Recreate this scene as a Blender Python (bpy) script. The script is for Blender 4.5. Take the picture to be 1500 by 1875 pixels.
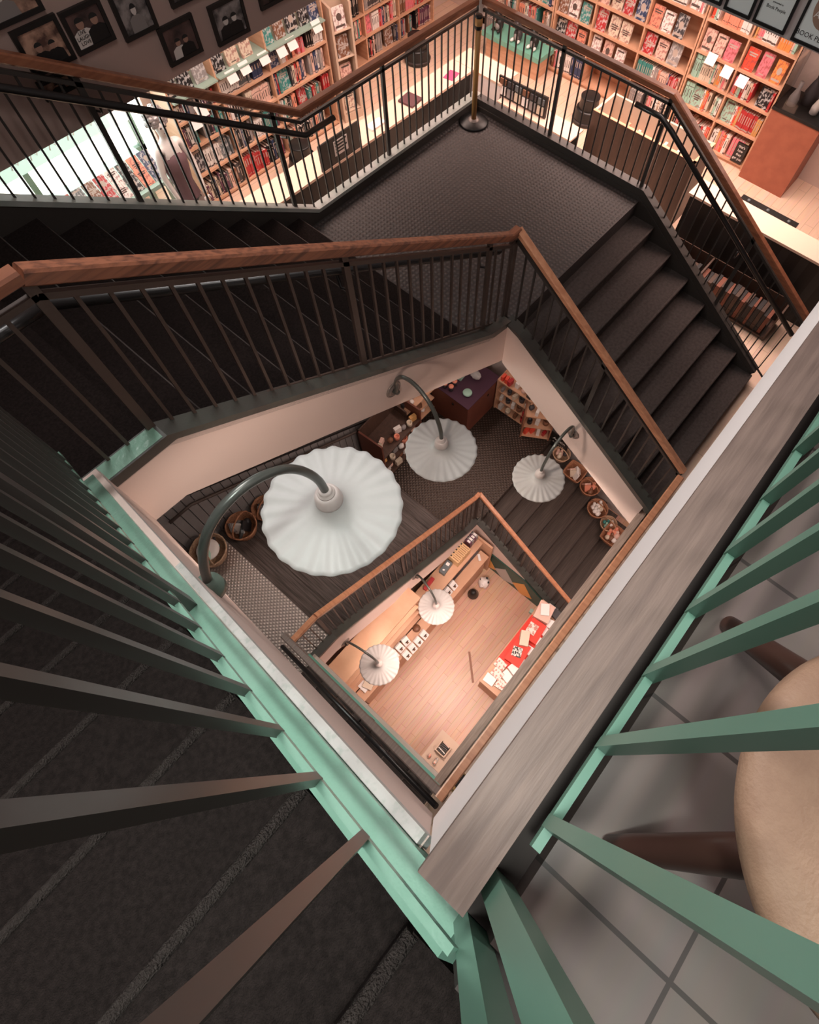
import bpy, bmesh, math, random
from mathutils import Vector, Matrix
random.seed(7)
for o in list(bpy.data.objects): bpy.data.objects.remove(o)
C = bpy.context.scene.collection
PI = math.pi

# ------------------------------------------------------------------ camera, world, light, exposure
cam_data = bpy.data.cameras.new('camera'); cam = bpy.data.objects.new('camera', cam_data); C.objects.link(cam)
CR = [(0.641457, -0.766269, 0.036929), (-0.681111, -0.590999, -0.432213), (0.353016, 0.252093, -0.901015)]
F_PX, CX, CY = 1082.98, 850.53, 872.78
cam_data.sensor_fit = 'VERTICAL'; cam_data.sensor_height = 36.0
cam_data.lens = 36.0 * F_PX / 1875.0
cam_data.shift_x = (750.0 - CX) / 1875.0; cam_data.shift_y = (CY - 937.5) / 1875.0
# rows of CR are the lens' right, down and forward directions in the building's axes
rt, dn, fw = Vector(CR[0]), Vector(CR[1]), Vector(CR[2])
m = Matrix((rt, -dn, -fw)).transposed().to_4x4(); m.translation = Vector((0, 0, 9.0))
cam.matrix_world = m
cam_data.clip_start = 0.02
bpy.context.scene.camera = cam

sc = bpy.context.scene
sc.view_settings.view_transform = 'Standard'; sc.view_settings.look = 'None'
sc.view_settings.gamma = 1.0; sc.view_settings.exposure = 0.0; sc.view_settings.use_curve_mapping = False
w = bpy.data.worlds.new('world'); sc.world = w; w.use_nodes = True
w.node_tree.nodes['Background'].inputs[0].default_value = (0.9, 0.74, 0.70, 1)
w.node_tree.nodes['Background'].inputs[1].default_value = 0.10

def area(name, loc, size, power, col, rot=(0, 0, 0), spread=PI):
    d = bpy.data.lights.new(name, 'AREA'); d.shape = 'RECTANGLE'; d.size, d.size_y = size
    d.energy = power; d.color = col; d.spread = spread
    o = bpy.data.objects.new(name, d); C.objects.link(o); o.location = loc; o.rotation_euler = rot
    return o
WARM = (1.0, .735, .64)
area('shop_ceiling_light', (4.2, 4.55, 6.72), (5.5, 0.9), 92, WARM, spread=2.4)
area('shop_ceiling_light', (5.9, 1.9, 6.72), (1.4, 3.4), 115, WARM, spread=2.4)
area('shop_ceiling_light', (4.5, 1.6, 6.60), (0.1, 0.1), 1, WARM)
area('upper_ceiling_and_fill_light', (0.9, 1.2, 11.3), (1.2, 1.2), 35, (1.0, .93, .88))
area('upper_ceiling_and_fill_light', (-0.30, 0.15, 11.2), (0.35, 0.35), 7.5, (.90, 1.0, .94), spread=.75)  # narrow beam added to brighten the green stringer
area('upper_ceiling_and_fill_light', (1.2, 3.2, 10.8), (1.6, .4), 42, (1.0, .96, .94), (-.85, 0, 0), spread=1.6)  # tilted fill light added to brighten the grey slab face
area('upper_ceiling_and_fill_light', (1.6, -1.6, 11.2), (1.0, 1.0), 26, (1.0, .9, .86))
area('ground_floor_light', (3.6, -1.4, 3.85), (2.0, 1.2), 45, WARM)
area('ground_floor_light', (0.9, 0.6, 3.2), (0.5, 0.5), 22, WARM, spread=2.2)  # hangs free in the open well above the ground floor
area('ground_floor_light', (0.5, -1.3, 3.85), (1.6, 1.2), 40, WARM)

# ------------------------------------------------------------------ materials
def mat(name, col, rough=.6, metal=0., var=None, scale=8., stretch=(1, 1, 1), bump=0., bscale=60., detail=4., emit=None, emit_s=0., spec=.5, coat=0., lo=.35, hi=.65, trans=0.):
    m = bpy.data.materials.new(name); m.use_nodes = True; nt = m.node_tree; b = nt.nodes['Principled BSDF']
    b.inputs['Base Color'].default_value = (*col, 1); b.inputs['Roughness'].default_value = rough
    b.inputs['Metallic'].default_value = metal; b.inputs['Specular IOR Level'].default_value = spec
    b.inputs['Coat Weight'].default_value = coat; b.inputs['Transmission Weight'].default_value = trans
    tc = nt.nodes.new('ShaderNodeTexCoord'); mp = nt.nodes.new('ShaderNodeMapping')
    nt.links.new(tc.outputs['Object'], mp.inputs[0]); mp.inputs['Scale'].default_value = stretch
    if var:
        n = nt.nodes.new('ShaderNodeTexNoise'); n.inputs['Scale'].default_value = scale; n.inputs['Detail'].default_value = detail
        r = nt.nodes.new('ShaderNodeValToRGB'); r.color_ramp.elements[0].position = lo; r.color_ramp.elements[1].position = hi
        r.color_ramp.elements[0].color = (*col, 1); r.color_ramp.elements[1].color = (*var, 1)
        nt.links.new(mp.outputs[0], n.inputs['Vector']); nt.links.new(n.outputs[0], r.inputs[0]); nt.links.new(r.outputs[0], b.inputs['Base Color'])
    if bump:
        n2 = nt.nodes.new('ShaderNodeTexNoise'); n2.inputs['Scale'].default_value = bscale; n2.inputs['Detail'].default_value = 3
        bp = nt.nodes.new('ShaderNodeBump'); bp.inputs['Strength'].default_value = bump; bp.inputs['Distance'].default_value = .01
        nt.links.new(mp.outputs[0], n2.inputs['Vector']); nt.links.new(n2.outputs[0], bp.inputs['Height']); nt.links.new(bp.outputs[0], b.inputs['Normal'])
    if emit:
        b.inputs['Emission Color'].default_value = (*emit, 1); b.inputs['Emission Strength'].default_value = emit_s
    return m

def node_mat(name):
    m = bpy.data.materials.new(name); m.use_nodes = True
    return m, m.node_tree, m.node_tree.nodes['Principled BSDF']

def weave_mat(name, c1, c2, rough, metal, sc1, bump, rot=0., dist=.004, blotch=None):
    """two crossed wave textures: woven carpet or raised checker plate"""
    m, nt, b = node_mat(name); b.inputs['Roughness'].default_value = rough; b.inputs['Metallic'].default_value = metal
    tc = nt.nodes.new('ShaderNodeTexCoord'); mp = nt.nodes.new('ShaderNodeMapping'); mp.inputs['Rotation'].default_value = (0, 0, rot)
    nt.links.new(tc.outputs['Object'], mp.inputs[0]); outs = []
    for d in ('X', 'Y'):
        wv = nt.nodes.new('ShaderNodeTexWave'); wv.bands_direction = d; wv.inputs['Scale'].default_value = sc1
        wv.inputs['Distortion'].default_value = .3; nt.links.new(mp.outputs[0], wv.inputs['Vector']); outs.append(wv.outputs['Fac'])
    mu = nt.nodes.new('ShaderNodeMath'); mu.operation = 'MULTIPLY'; nt.links.new(outs[0], mu.inputs[0]); nt.links.new(outs[1], mu.inputs[1])
    r = nt.nodes.new('ShaderNodeValToRGB'); r.color_ramp.elements[0].color = (*c1, 1); r.color_ramp.elements[1].color = (*c2, 1)
    nt.links.new(mu.outputs[0], r.inputs[0]); nt.links.new(r.outputs[0], b.inputs['Base Color'])
    bp = nt.nodes.new('ShaderNodeBump'); bp.inputs['Strength'].default_value = bump; bp.inputs['Distance'].default_value = dist
    nt.links.new(mu.outputs[0], bp.inputs['Height']); nt.links.new(bp.outputs[0], b.inputs['Normal'])
    return m

def plank_mat(name, c1, c2, mortar, w, h, rot=0., rough=.45, msize=.006, grain=.35, offs=.5, shift=(0, 0)):
    m, nt, b = node_mat(name); b.inputs['Roughness'].default_value = rough
    tc = nt.nodes.new('ShaderNodeTexCoord'); mp = nt.nodes.new('ShaderNodeMapping'); mp.inputs['Rotation'].default_value = (0, 0, rot)
    nt.links.new(tc.outputs['Object'], mp.inputs[0])
    br = nt.nodes.new('ShaderNodeTexBrick'); br.inputs['Scale'].default_value = 1.; br.inputs['Brick Width'].default_value = w; br.inputs['Row Height'].default_value = h
    br.inputs['Mortar Size'].default_value = msize; br.inputs['Color1'].default_value = (*c1, 1); br.inputs['Color2'].default_value = (*c2, 1); br.inputs['Mortar'].default_value = (*mortar, 1)
    nt.links.new(mp.outputs[0], br.inputs['Vector'])
    br.offset = offs; mp.inputs['Location'].default_value = (*shift, 0)
    m2 = nt.nodes.new('ShaderNodeMapping'); m2.inputs['Rotation'].default_value = (0, 0, rot); m2.inputs['Scale'].default_value = (1.5, 22, 1); nt.links.new(tc.outputs['Object'], m2.inputs[0])
    n = nt.nodes.new('ShaderNodeTexNoise'); n.inputs['Scale'].default_value = 2.; nt.links.new(m2.outputs[0], n.inputs['Vector'])
    mx = nt.nodes.new('ShaderNodeMix'); mx.data_type = 'RGBA'; mx.blend_type = 'SOFT_LIGHT'; mx.inputs[0].default_value = grain
    nt.links.new(br.outputs['Color'], mx.inputs[6]); nt.links.new(n.outputs[1], mx.inputs[7]); nt.links.new(mx.outputs[2], b.inputs['Base Color'])
    return m

M = {}
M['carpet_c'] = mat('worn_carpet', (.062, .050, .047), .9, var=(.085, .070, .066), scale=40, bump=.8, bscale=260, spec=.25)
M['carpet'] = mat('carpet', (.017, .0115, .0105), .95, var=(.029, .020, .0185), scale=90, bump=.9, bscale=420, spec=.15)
M['carpet_b'] = weave_mat('woven_carpet', (.050, .042, .041), (.092, .080, .077), .55, 0, 8.7, .9, dist=.006)
M['carpet_edge_highlight'] = mat('carpet_edge_highlight', (.034, .026, .024), .95, var=(.046, .036, .033), scale=70, bump=.9, bscale=300, spec=.1)  # carpet lightened so the rounded nosings carry a painted highlight
M['nosing'] = mat('nosing', (.055, .042, .039), .7)  # lighter edge tone; on the carpeted flight it paints the nosing highlight
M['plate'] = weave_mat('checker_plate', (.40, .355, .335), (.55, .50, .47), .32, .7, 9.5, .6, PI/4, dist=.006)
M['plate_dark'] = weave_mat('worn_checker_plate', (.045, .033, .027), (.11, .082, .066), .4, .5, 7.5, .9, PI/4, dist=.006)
M['tread'] = mat('ribbed_tread', (.045, .033, .028), .6, var=(.075, .057, .048), scale=3, stretch=(1, 30, 1), spec=.4)
M['tread_b'] = mat('ribbed_tread_cross', (.045, .035, .031), .55, var=(.125, .10, .092), scale=3, stretch=(30, 1, 1), spec=.4)
M['green'] = mat('green_paint_sheen', (.17, .32, .245), .28, var=(.21, .36, .285), scale=5, bump=.25, bscale=45, spec=.5)  # green paled in its colour to carry the stringer's bright sheen
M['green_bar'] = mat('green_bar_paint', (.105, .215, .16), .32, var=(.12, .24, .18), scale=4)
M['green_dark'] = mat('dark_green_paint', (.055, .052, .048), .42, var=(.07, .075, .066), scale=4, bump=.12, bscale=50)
M['bar'] = mat('dark_rail_paint', (.050, .043, .039), .42, spec=.5)
M['bar_brown'] = mat('brown_rail_paint', (.075, .052, .044), .45)
M['black_pipe'] = mat('black_pipe', (.018, .016, .016), .3)
M['handrail'] = mat('handrail_wood', (.36, .135, .068), .32, var=(.24, .085, .045), scale=2.2, stretch=(3, 3, 24), detail=6, coat=.25)
M['handrail_b'] = mat('handrail_wood_b', (.34, .13, .072), .38, var=(.13, .052, .034), scale=4, stretch=(.8, 14, 14), detail=8, coat=.2, lo=.42, hi=.66)
M['handrail_lit'] = mat('handrail_wood_lit', (.68, .32, .18), .35, var=(.54, .23, .125), scale=4, stretch=(9, 1, 9), detail=6, coat=.2)  # handrail wood with light from above put into its colour
M['cap_lit'] = mat('lit_ledge_wood', (.50, .36, .29), .6, var=(.36, .25, .20), scale=7, stretch=(1, 11, 11), detail=8)  # same ledge wood, brightened in its colour to look lit
M['cap'] = mat('ledge_wood', (.20, .135, .112), .6, var=(.14, .092, .078), scale=7, stretch=(1, 11, 11), detail=8, bump=.1, bscale=20)
M['drywall'] = mat('drywall', (.68, .54, .485), .85, bump=.05, bscale=90)
M['drywall_grey'] = mat('grey_drywall', (.74, .68, .66), .85, bump=.05, bscale=90)
M['dusty'] = mat('dusty_plaster', (.50, .48, .46), .9, var=(.40, .41, .38), scale=60, lo=.5, hi=.66)
M['bulkhead'] = mat('bulkhead_paint', (.46, .325, .285), .85)
M['bulkhead_b'] = mat('bulkhead_paint_b', (.60, .52, .51), .85)
M['tile'] = plank_mat('floor_tile', (.155, .120, .108), (.142, .109, .098), (.05, .038, .034), .2234, .2234, 0, .5, .0028, .1, offs=0., shift=(.004, .3097))
M['slot'] = mat('dark_slab', (.05, .038, .035), .9)  # dark tone, seen as a strip below tile level beside the ledge
M['shelf'] = mat('maple', (.66, .40, .265), .5, var=(.57, .32, .20), scale=3, stretch=(1, 1, 9))
M['shelf_pale'] = mat('pale_board', (.62, .47, .36), .55)
M['shelf_dark'] = mat('dark_veneer', (.06, .033, .024), .5, var=(.085, .046, .032), scale=3, stretch=(8, 8, 1))
M['mint'] = mat('mint_laminate', (.30, .42, .36), .4)
M['floor2'] = plank_mat('pale_floor', (.80, .60, .46), (.74, .54, .41), (.5, .34, .24), 1.0, .11, 0, .4, .0025, .25)
M['floor1'] = plank_mat('ground_floor', (.63, .395, .285), (.57, .345, .24), (.42, .20, .12), .9, .09, 0, .35, .002, .4)
M['slat'] = plank_mat('black_shiplap', (.018, .016, .017), (.022, .02, .02), (.004, .004, .004), 20., .1, 0, .5, .008, .1)
M['slat_v'] = mat('dark_boards', (.24, .225, .225), .5, var=(.28, .265, .265), scale=4)
M['enamel'] = mat('white_enamel', (.50, .49, .475), .48, var=(.44, .425, .415), scale=7, lo=.4, hi=.75)
M['gooseneck'] = mat('gooseneck_paint', (.10, .105, .095), .3, metal=.4)
M['rosette'] = mat('rosette_paint', (.24, .20, .18), .4, metal=.3)
M['porcelain'] = mat('porcelain', (.62, .54, .51), .35)
M['bulb'] = mat('bulb', (1, .9, .8), .3, emit=(1, .76, .62), emit_s=30)
M['frame'] = mat('black_frame', (.012, .011, .011), .4)
M['matboard'] = mat('grey_certificate', (.80, .85, .85), .7)
M['ink'] = mat('ink', (.02, .02, .02), .6)
M['ink_red'] = mat('red_ink', (.25, .02, .03), .6)
M['white'] = mat('white_card', (.86, .82, .80), .6)
M['print_lt'] = mat('light_print', (.46, .38, .33), .6); M['print_dk'] = mat('dark_print', (.10, .07, .06), .6)
M['page'] = mat('paper_pages', (.80, .72, .64), .8)
M['red'] = mat('red_cloth', (.78, .05, .03), .55)
M['pink'] = mat('pink_paper', (.85, .06, .16), .6)
M['plum'] = mat('plum_board', (.10, .04, .045), .6)
M['gold'] = mat('ochre_diamond', (.75, .36, .10), .5)
M['ledge_top'] = mat('pale_ledge', (.74, .53, .42), .5)
M['silver'] = mat('grey_diamond', (.42, .41, .40), .4)
M['panel_green'] = mat('dark_green_panel', (.015, .075, .055), .5, var=(.02, .05, .04), scale=3)
M['teal'] = mat('teal_trim', (.16, .42, .33), .4)
M['case_base'] = mat('terracotta_laminate', (.36, .115, .065), .55, var=(.31, .095, .055), scale=9)
M['glass'] = mat('glass', (1, 1, 1), .03, trans=1.)
M['black'] = mat('black_plastic', (.012, .012, .012), .4)
M['brass'] = mat('gold_pole', (.52, .27, .09), .45, metal=.15)
M['wicker'] = mat('wicker', (.50, .24, .13), .7, var=(.28, .12, .065), scale=60, bump=.8, bscale=120)
M['wicker_pale'] = mat('pale_wicker', (.62, .42, .28), .7, var=(.42, .26, .17), scale=60, bump=.8, bscale=120)
M['leather'] = mat('tan_seat', (.34, .205, .135), .6, var=(.30, .175, .115), scale=60, bump=.15, bscale=300)
M['dark_wood'] = mat('walnut_leg', (.075, .034, .024), .35, var=(.04, .018, .014), scale=5, stretch=(1, 1, .2))
M['cabinet'] = mat('cherry_cabinet', (.16, .05, .03), .5, var=(.13, .04, .025), scale=4)
M['purple'] = mat('purple_cloth', (.06, .022, .045), .8)
M['skin_grey'] = mat('mannequin_gloss', (.62, .60, .58), .25)
M['hair_grey'] = mat('tinsel_wig', (.42, .40, .40), .3, metal=.4, var=(.16, .15, .15), scale=40)
M['top_plum'] = mat('plum_top', (.13, .075, .085), .85)
M['skirt'] = mat('taupe_skirt', (.27, .21, .19), .85)
M['kraft'] = mat('kraft_board', (.70, .45, .24), .6)
M['sky'] = mat('daylight', (1, 1, 1), 1., emit=(.93, 1.0, .965), emit_s=3.2)
M['poster_mint'] = mat('mint_poster', (.45, .62, .55), .6, emit=(.60, .80, .71), emit_s=.75)
M['poster_pale'] = mat('pale_poster', (.7, .7, .68), .6, emit=(.9, .9, .87), emit_s=.6)
M['shrink'] = mat('clear_wrap', (.9, .9, .9), .1, trans=.6)
def colmat(name, c, r=.5): 
    if name not in M: M[name] = mat(name, c, r)
    return M[name]

# ------------------------------------------------------------------ mesh builder
ORG = {}
class MB:
    def __init__(s): s.v = []; s.f = []; s.mi = []; s.sm = []
    def add(s, vs, fs, mi=0, smooth=False):
        b = len(s.v); s.v += [tuple(v) for v in vs]; s.f += [tuple(b + i for i in f) for f in fs]; s.mi += [mi] * len(fs); s.sm += [smooth] * len(fs); return s
    def box(s, lo, hi, mi=0):
        x0, y0, z0 = lo; x1, y1, z1 = hi
        return s.add([(x0,y0,z0),(x1,y0,z0),(x1,y1,z0),(x0,y1,z0),(x0,y0,z1),(x1,y0,z1),(x1,y1,z1),(x0,y1,z1)],
                     [(0,3,2,1),(4,5,6,7),(0,1,5,4),(1,2,6,5),(2,3,7,6),(3,0,4,7)], mi)
    def cbox(s, c, size, rz=0., tilt=(0, 0), mi=0):
        mt = Matrix.Translation(c) @ Matrix.Rotation(rz, 4, 'Z') @ Matrix.Rotation(tilt[0], 4, 'X') @ Matrix.Rotation(tilt[1], 4, 'Y')
        hx, hy, hz = [k / 2 for k in size]
        vs = [mt @ Vector(p) for p in [(-hx,-hy,-hz),(hx,-hy,-hz),(hx,hy,-hz),(-hx,hy,-hz),(-hx,-hy,hz),(hx,-hy,hz),(hx,hy,hz),(-hx,hy,hz)]]
        return s.add(vs, [(0,3,2,1),(4,5,6,7),(0,1,5,4),(1,2,6,5),(2,3,7,6),(3,0,4,7)], mi)
    def prism(s, poly, axis, a, b, mi=0):
        """poly: 2D points in the two remaining axes (in order), extruded along axis from a to b"""
        def P(p, t):
            return {0: (t, p[0], p[1]), 1: (p[0], t, p[1]), 2: (p[0], p[1], t)}[axis]
        n = len(poly); vs = [P(p, a) for p in poly] + [P(p, b) for p in poly]
        fs = [tuple(range(n)), tuple(range(2 * n - 1, n - 1, -1))] + [(i, i + n, (i + 1) % n + n, (i + 1) % n) for i in range(n)]
        return s.add(vs, fs, mi)
    def sweep(s, path, w, h, up=(0, 0, 1), mi=0, cham=0.):
        """rectangular bar through the points of path, mitred"""
        path = [Vector(p) for p in path]; up = Vector(up); rings = []
        prof = [(-w/2,-h/2),(w/2,-h/2),(w/2,h/2),(-w/2,h/2)] if not cham else [(-w/2+cham,-h/2),(w/2-cham,-h/2),(w/2,-h/2+cham),(w/2,h/2-cham),(w/2-cham,h/2),(-w/2+cham,h/2),(-w/2,h/2-cham),(-w/2,-h/2+cham)]
        for i, p in enumerate(path):
            d0 = (p - path[i-1]).normalized() if i else (path[1] - p).normalized()
            d1 = (path[i+1] - p).normalized() if i < len(path) - 1 else d0
            t = (d0 + d1).normalized(); side = t.cross(up)
            if side.length < 1e-4: side = t.cross(Vector((0, 1, 0)))
            side.normalize(); u2 = side.cross(t).normalized(); k = 1 / max(.35, t.dot(d0))
            # mitre widening in the plane of the bend
            bend = (d1 - d0)
            kw = k if abs(bend.dot(side)) > abs(bend.dot(u2)) else 1.; kh = k if abs(bend.dot(u2)) >= abs(bend.dot(side)) else 1.
            rings.append([p + side * a * kw + u2 * b * kh for a, b in prof])
        n = len(prof); vs = [v for r in rings for v in r]; fs = []
        for i in range(len(rings) - 1):
            for j in range(n): fs.append((i*n+j, i*n+(j+1)%n, (i+1)*n+(j+1)%n, (i+1)*n+j))
        fs.append(tuple(range(n - 1, -1, -1))); fs.append(tuple((len(rings)-1)*n + j for j in range(n)))
        return s.add(vs, fs, mi)
    def tube(s, path, r, seg=12, mi=0):
        path = [Vector(p) for p in path]; rings = []; prev = None
        rr = r if isinstance(r, (list, tuple)) else [r] * len(path)
        for i, p in enumerate(path):
            t = ((path[min(i+1, len(path)-1)] - path[max(i-1, 0)])).normalized()
            if prev is None:
                a = t.cross(Vector((0, 0, 1)));
                if a.length < .05: a = t.cross(Vector((0, 1, 0)))
            else: a = prev - t * prev.dot(t)
            a.normalize(); prev = a; b = t.cross(a)
            rings.append([p + (a * math.cos(2*PI*j/seg) + b * math.sin(2*PI*j/seg)) * rr[i] for j in range(seg)])
        vs = [v for q in rings for v in q]; fs = []
        for i in range(len(rings) - 1):
            for j in range(seg): fs.append((i*seg+j, i*seg+(j+1)%seg, (i+1)*seg+(j+1)%seg, (i+1)*seg+j))
        s.add(vs, fs, mi, True)
        s.add(rings[0], [tuple(range(seg - 1, -1, -1))], mi); s.add(rings[-1], [tuple(range(seg))], mi)
        return s
    def lathe(s, prof, c, seg=32, mi=0, flute=None, axis=None, smooth=True, close=False):
        """prof: (r, z) list; flute(r, z, angle) -> (r, z)"""
        c = Vector(c); rings = []
        q = axis if axis else Matrix.Identity(3)
        for r, z in prof:
            ring = []
            for j in range(seg):
                a = 2 * PI * j / seg; rr, zz = flute(r, z, a) if flute else (r, z)
                ring.append(c + q @ Vector((rr * math.cos(a), rr * math.sin(a), zz)))
            rings.append(ring)
        vs = [v for g in rings for v in g]; fs = []
        for i in range(len(rings) - 1):
            for j in range(seg): fs.append((i*seg+j, i*seg+(j+1)%seg, (i+1)*seg+(j+1)%seg, (i+1)*seg+j))
        if close:
            fs.append(tuple(range(seg - 1, -1, -1))); fs.append(tuple((len(rings)-1)*seg + j for j in range(seg)))
        return s.add(vs, fs, mi, smooth)
    def blob(s, c, r, mi=0, n=8, jit=0.):
        c = Vector(c); rx, ry, rz = r if isinstance(r, (tuple, list)) else (r, r, r); vs = []; fs = []
        for i in range(n + 1):
            for j in range(2 * n):
                t = PI * i / n; a = PI * j / n; k = 1 + jit * random.uniform(-1, 1) if 0 < i < n else 1
                vs.append(c + Vector((rx * k * math.sin(t) * math.cos(a), ry * k * math.sin(t) * math.sin(a), -rz * k * math.cos(t))))
        for i in range(n):
            for j in range(2 * n): fs.append((i*2*n+j, i*2*n+(j+1)%(2*n), (i+1)*2*n+(j+1)%(2*n), (i+1)*2*n+j))
        return s.add(vs, fs, mi, True)
    def mesh(s, name, mats, org=(0, 0, 0)):
        me = bpy.data.meshes.new(name); o = Vector(org)
        me.from_pydata([Vector(v) - o for v in s.v], [], s.f)
        for m_ in (mats if isinstance(mats, (list, tuple)) else [mats]): me.materials.append(m_)
        me.polygons.foreach_set('material_index', s.mi); me.polygons.foreach_set('use_smooth', s.sm); me.update()
        bm = bmesh.new(); bm.from_mesh(me); bmesh.ops.remove_doubles(bm, verts=bm.verts, dist=1e-5); bmesh.ops.recalc_face_normals(bm, faces=bm.faces); bm.to_mesh(me); bm.free()
        return me
def absloc(o):
    l = o.location.copy()
    while o.parent: o = o.parent; l += o.location
    return l
def part(name, mb, mats, parent, label=None):
    me = mb.mesh(name, mats, absloc(parent)); o = bpy.data.objects.new(name, me); C.objects.link(o); o.parent = parent
    if label: o['label'] = label
    return o
def thing(name, label, cat, loc=(0, 0, 0), group=None):
    o = bpy.data.objects.new(name, None); C.objects.link(o); o.location = loc; o.empty_display_size = .1
    o['label'] = label; o['category'] = cat
    if group: o['group'] = group
    return o
def solo(name, mb, mats, label, cat, group=None, loc=None):
    vs = mb.v; 
    if loc is None:
        xs, ys, zs = zip(*vs); loc = ((min(xs)+max(xs))/2, (min(ys)+max(ys))/2, min(zs))
    o = bpy.data.objects.new(name, mb.mesh(name, mats, loc)); C.objects.link(o); o.location = loc
    o['label'] = label; o['category'] = cat
    if group: o['group'] = group
    return o
def struct(name, mb, mats, loc=(0, 0, 0)):
    o = bpy.data.objects.new(name, mb.mesh(name, mats, loc)); C.objects.link(o); o.location = loc; o['kind'] = 'structure'; return o
def text(name, body, size, loc, xdir, ydir, m_, parent, align='CENTER', depth=.0006, squeeze=1.):
    """lettering as mesh; xdir = reading direction, ydir = up of the letters"""
    cu = bpy.data.curves.new(name, 'FONT'); cu.body = body; cu.size = size; cu.align_x = align; cu.align_y = 'CENTER'; cu.extrude = depth; cu.resolution_u = 2
    t = bpy.data.objects.new(name, cu); C.objects.link(t); dg = bpy.context.evaluated_depsgraph_get()
    me = bpy.data.meshes.new_from_object(t.evaluated_get(dg)); bpy.data.objects.remove(t)
    x = Vector(xdir).normalized(); y = Vector(ydir).normalized(); z = x.cross(y)
    mt = Matrix((x, y, z)).transposed().to_4x4(); mt.translation = Vector(loc) - absloc(parent)
    me.transform(mt @ Matrix.Scale(squeeze, 4, (1, 0, 0))); me.materials.clear(); me.materials.append(m_)
    o = bpy.data.objects.new(name, me); C.objects.link(o); o.parent = parent; return o

M['bar_green'] = mat('grey_green_bar_paint', (.062, .055, .050), .36, spec=.5)
M['sheen_kerb'] = mat('kerb_paint_sheen', (.42, .43, .41), .5, var=(.30, .34, .31), scale=6)  # pale tones paint the kerb's reflected light into its colour
M['green_lamp'] = mat('green_flange_paint', (.12, .17, .14), .4)
M['cabinet_m'] = mat('red_maple', (.30, .13, .075), .5)
M['slat_x'] = plank_mat('black_shiplap_x', (.018, .016, .017), (.022, .02, .02), (.004, .004, .004), 20., .1, 0, .5, .008, .1)
M['hazard'] = mat('hazard_stripe', (.02, .015, .01), .6, var=(.6, .35, .12), scale=12, stretch=(1, .1, 1), lo=.48, hi=.52)

# ------------------------------------------------------------------ levels
F1, F2, F3, H, R_, TR = 0.0, 4.2, 8.25, 4.2, .15, .235
LA, LB = 6.9, 5.4                       # the two landings of the upper stair; the lower stair is 4.2 below
XW, XO = 2.58, 4.49                     # well face and outer face of the third flight
YW, YO = 1.56, 3.46
def yA(z, dz=0): return -.1 + .236 * ((8.1 + dz - z) / R_)
def xB(z, dz=0): return .138 + .235 * ((LA + dz - z) / R_)
def yC(z, dz=0): return 1.603 - .244 * ((LB + dz - z) / R_)

# ------------------------------------------------------------------ large structure
b = MB().box((-.095, -3.2, 7.78), (9, -.106, 8.2)).box((-4, -3.2, 7.78), (-.155, -.34, 8.2)).box((-.155, -3.2, 7.78), (-.095, -.155, 8.2)); struct('floor', b, M['slot'])
b = MB().box((-.095, -3.2, 8.2), (9, -.150, F3)).box((-4, -3.2, 8.2), (-.1, -.34, F3)); struct('floor', b, M['tile'])
b = MB().box((-.078, -.104, 7.78), (9, -.052, 8.278)); struct('trim_1', b, M['drywall_grey'])
cap2 = MB().box((-.090, -.107, 8.279), (9, -.0485, 8.298)); struct('trim_2', cap2, M['cap'])
# second floor
b = MB().box((-4, -3.2, 3.9), (9, -.105, F2)).box((4.6, -.105, 3.9), (9, 7, F2)).box((-4, 3.6, 3.9), (4.6, 7, F2)); struct('floor', b, M['floor2'])
b = MB().box((-.1, -.106, 3.72), (XW, -.052, 4.24)); struct('trim_3', b, M['drywall_grey'])
b = MB().box((-.12, -.107, 4.24), (2.66, -.045, 4.262)); struct('trim_4', b, M['cap_lit'])
# ground floor
b = MB().box((-4, -3.2, -.1), (9, 7, 0)); struct('floor', b, M['floor1'])
# bulkheads above the outer rails, ceiling of the shop floor, shop walls
b = MB().box((-4, 3.6, 6.8), (4.77, 3.7, 11.5)); struct('wall_left', b, M['bulkhead'])
b = MB().box((4.65, -.052, 6.835), (4.77, 3.6, 11.5)); struct('wall_right', b, M['bulkhead_b'])
b = MB().box((-4, 3.7, 6.8), (9, 7, 6.9)).box((4.77, -.052, 6.8), (9, 3.7, 6.9)); struct('ceiling', b, M['drywall_grey'])
b = MB().box((2.5, 6.02, F2), (5.05, 6.1, 6.8)).box((5.05, 6.5, F2), (9, 6.6, 6.8)); struct('wall_back', b, M['drywall'])
b = MB().box((7.68, -3.2, F2), (7.78, 6.5, 6.8)); struct('wall_far', b, M['drywall'])
b = MB().box((-4, 3.6, F1), (9, 3.7, 3.9)); struct('wall_side', b, M['drywall_grey'])
b = MB().box((4.66, -3.2, F1), (4.76, 3.6, 3.9)); struct('wall_end', b, M['drywall_grey'])

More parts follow.
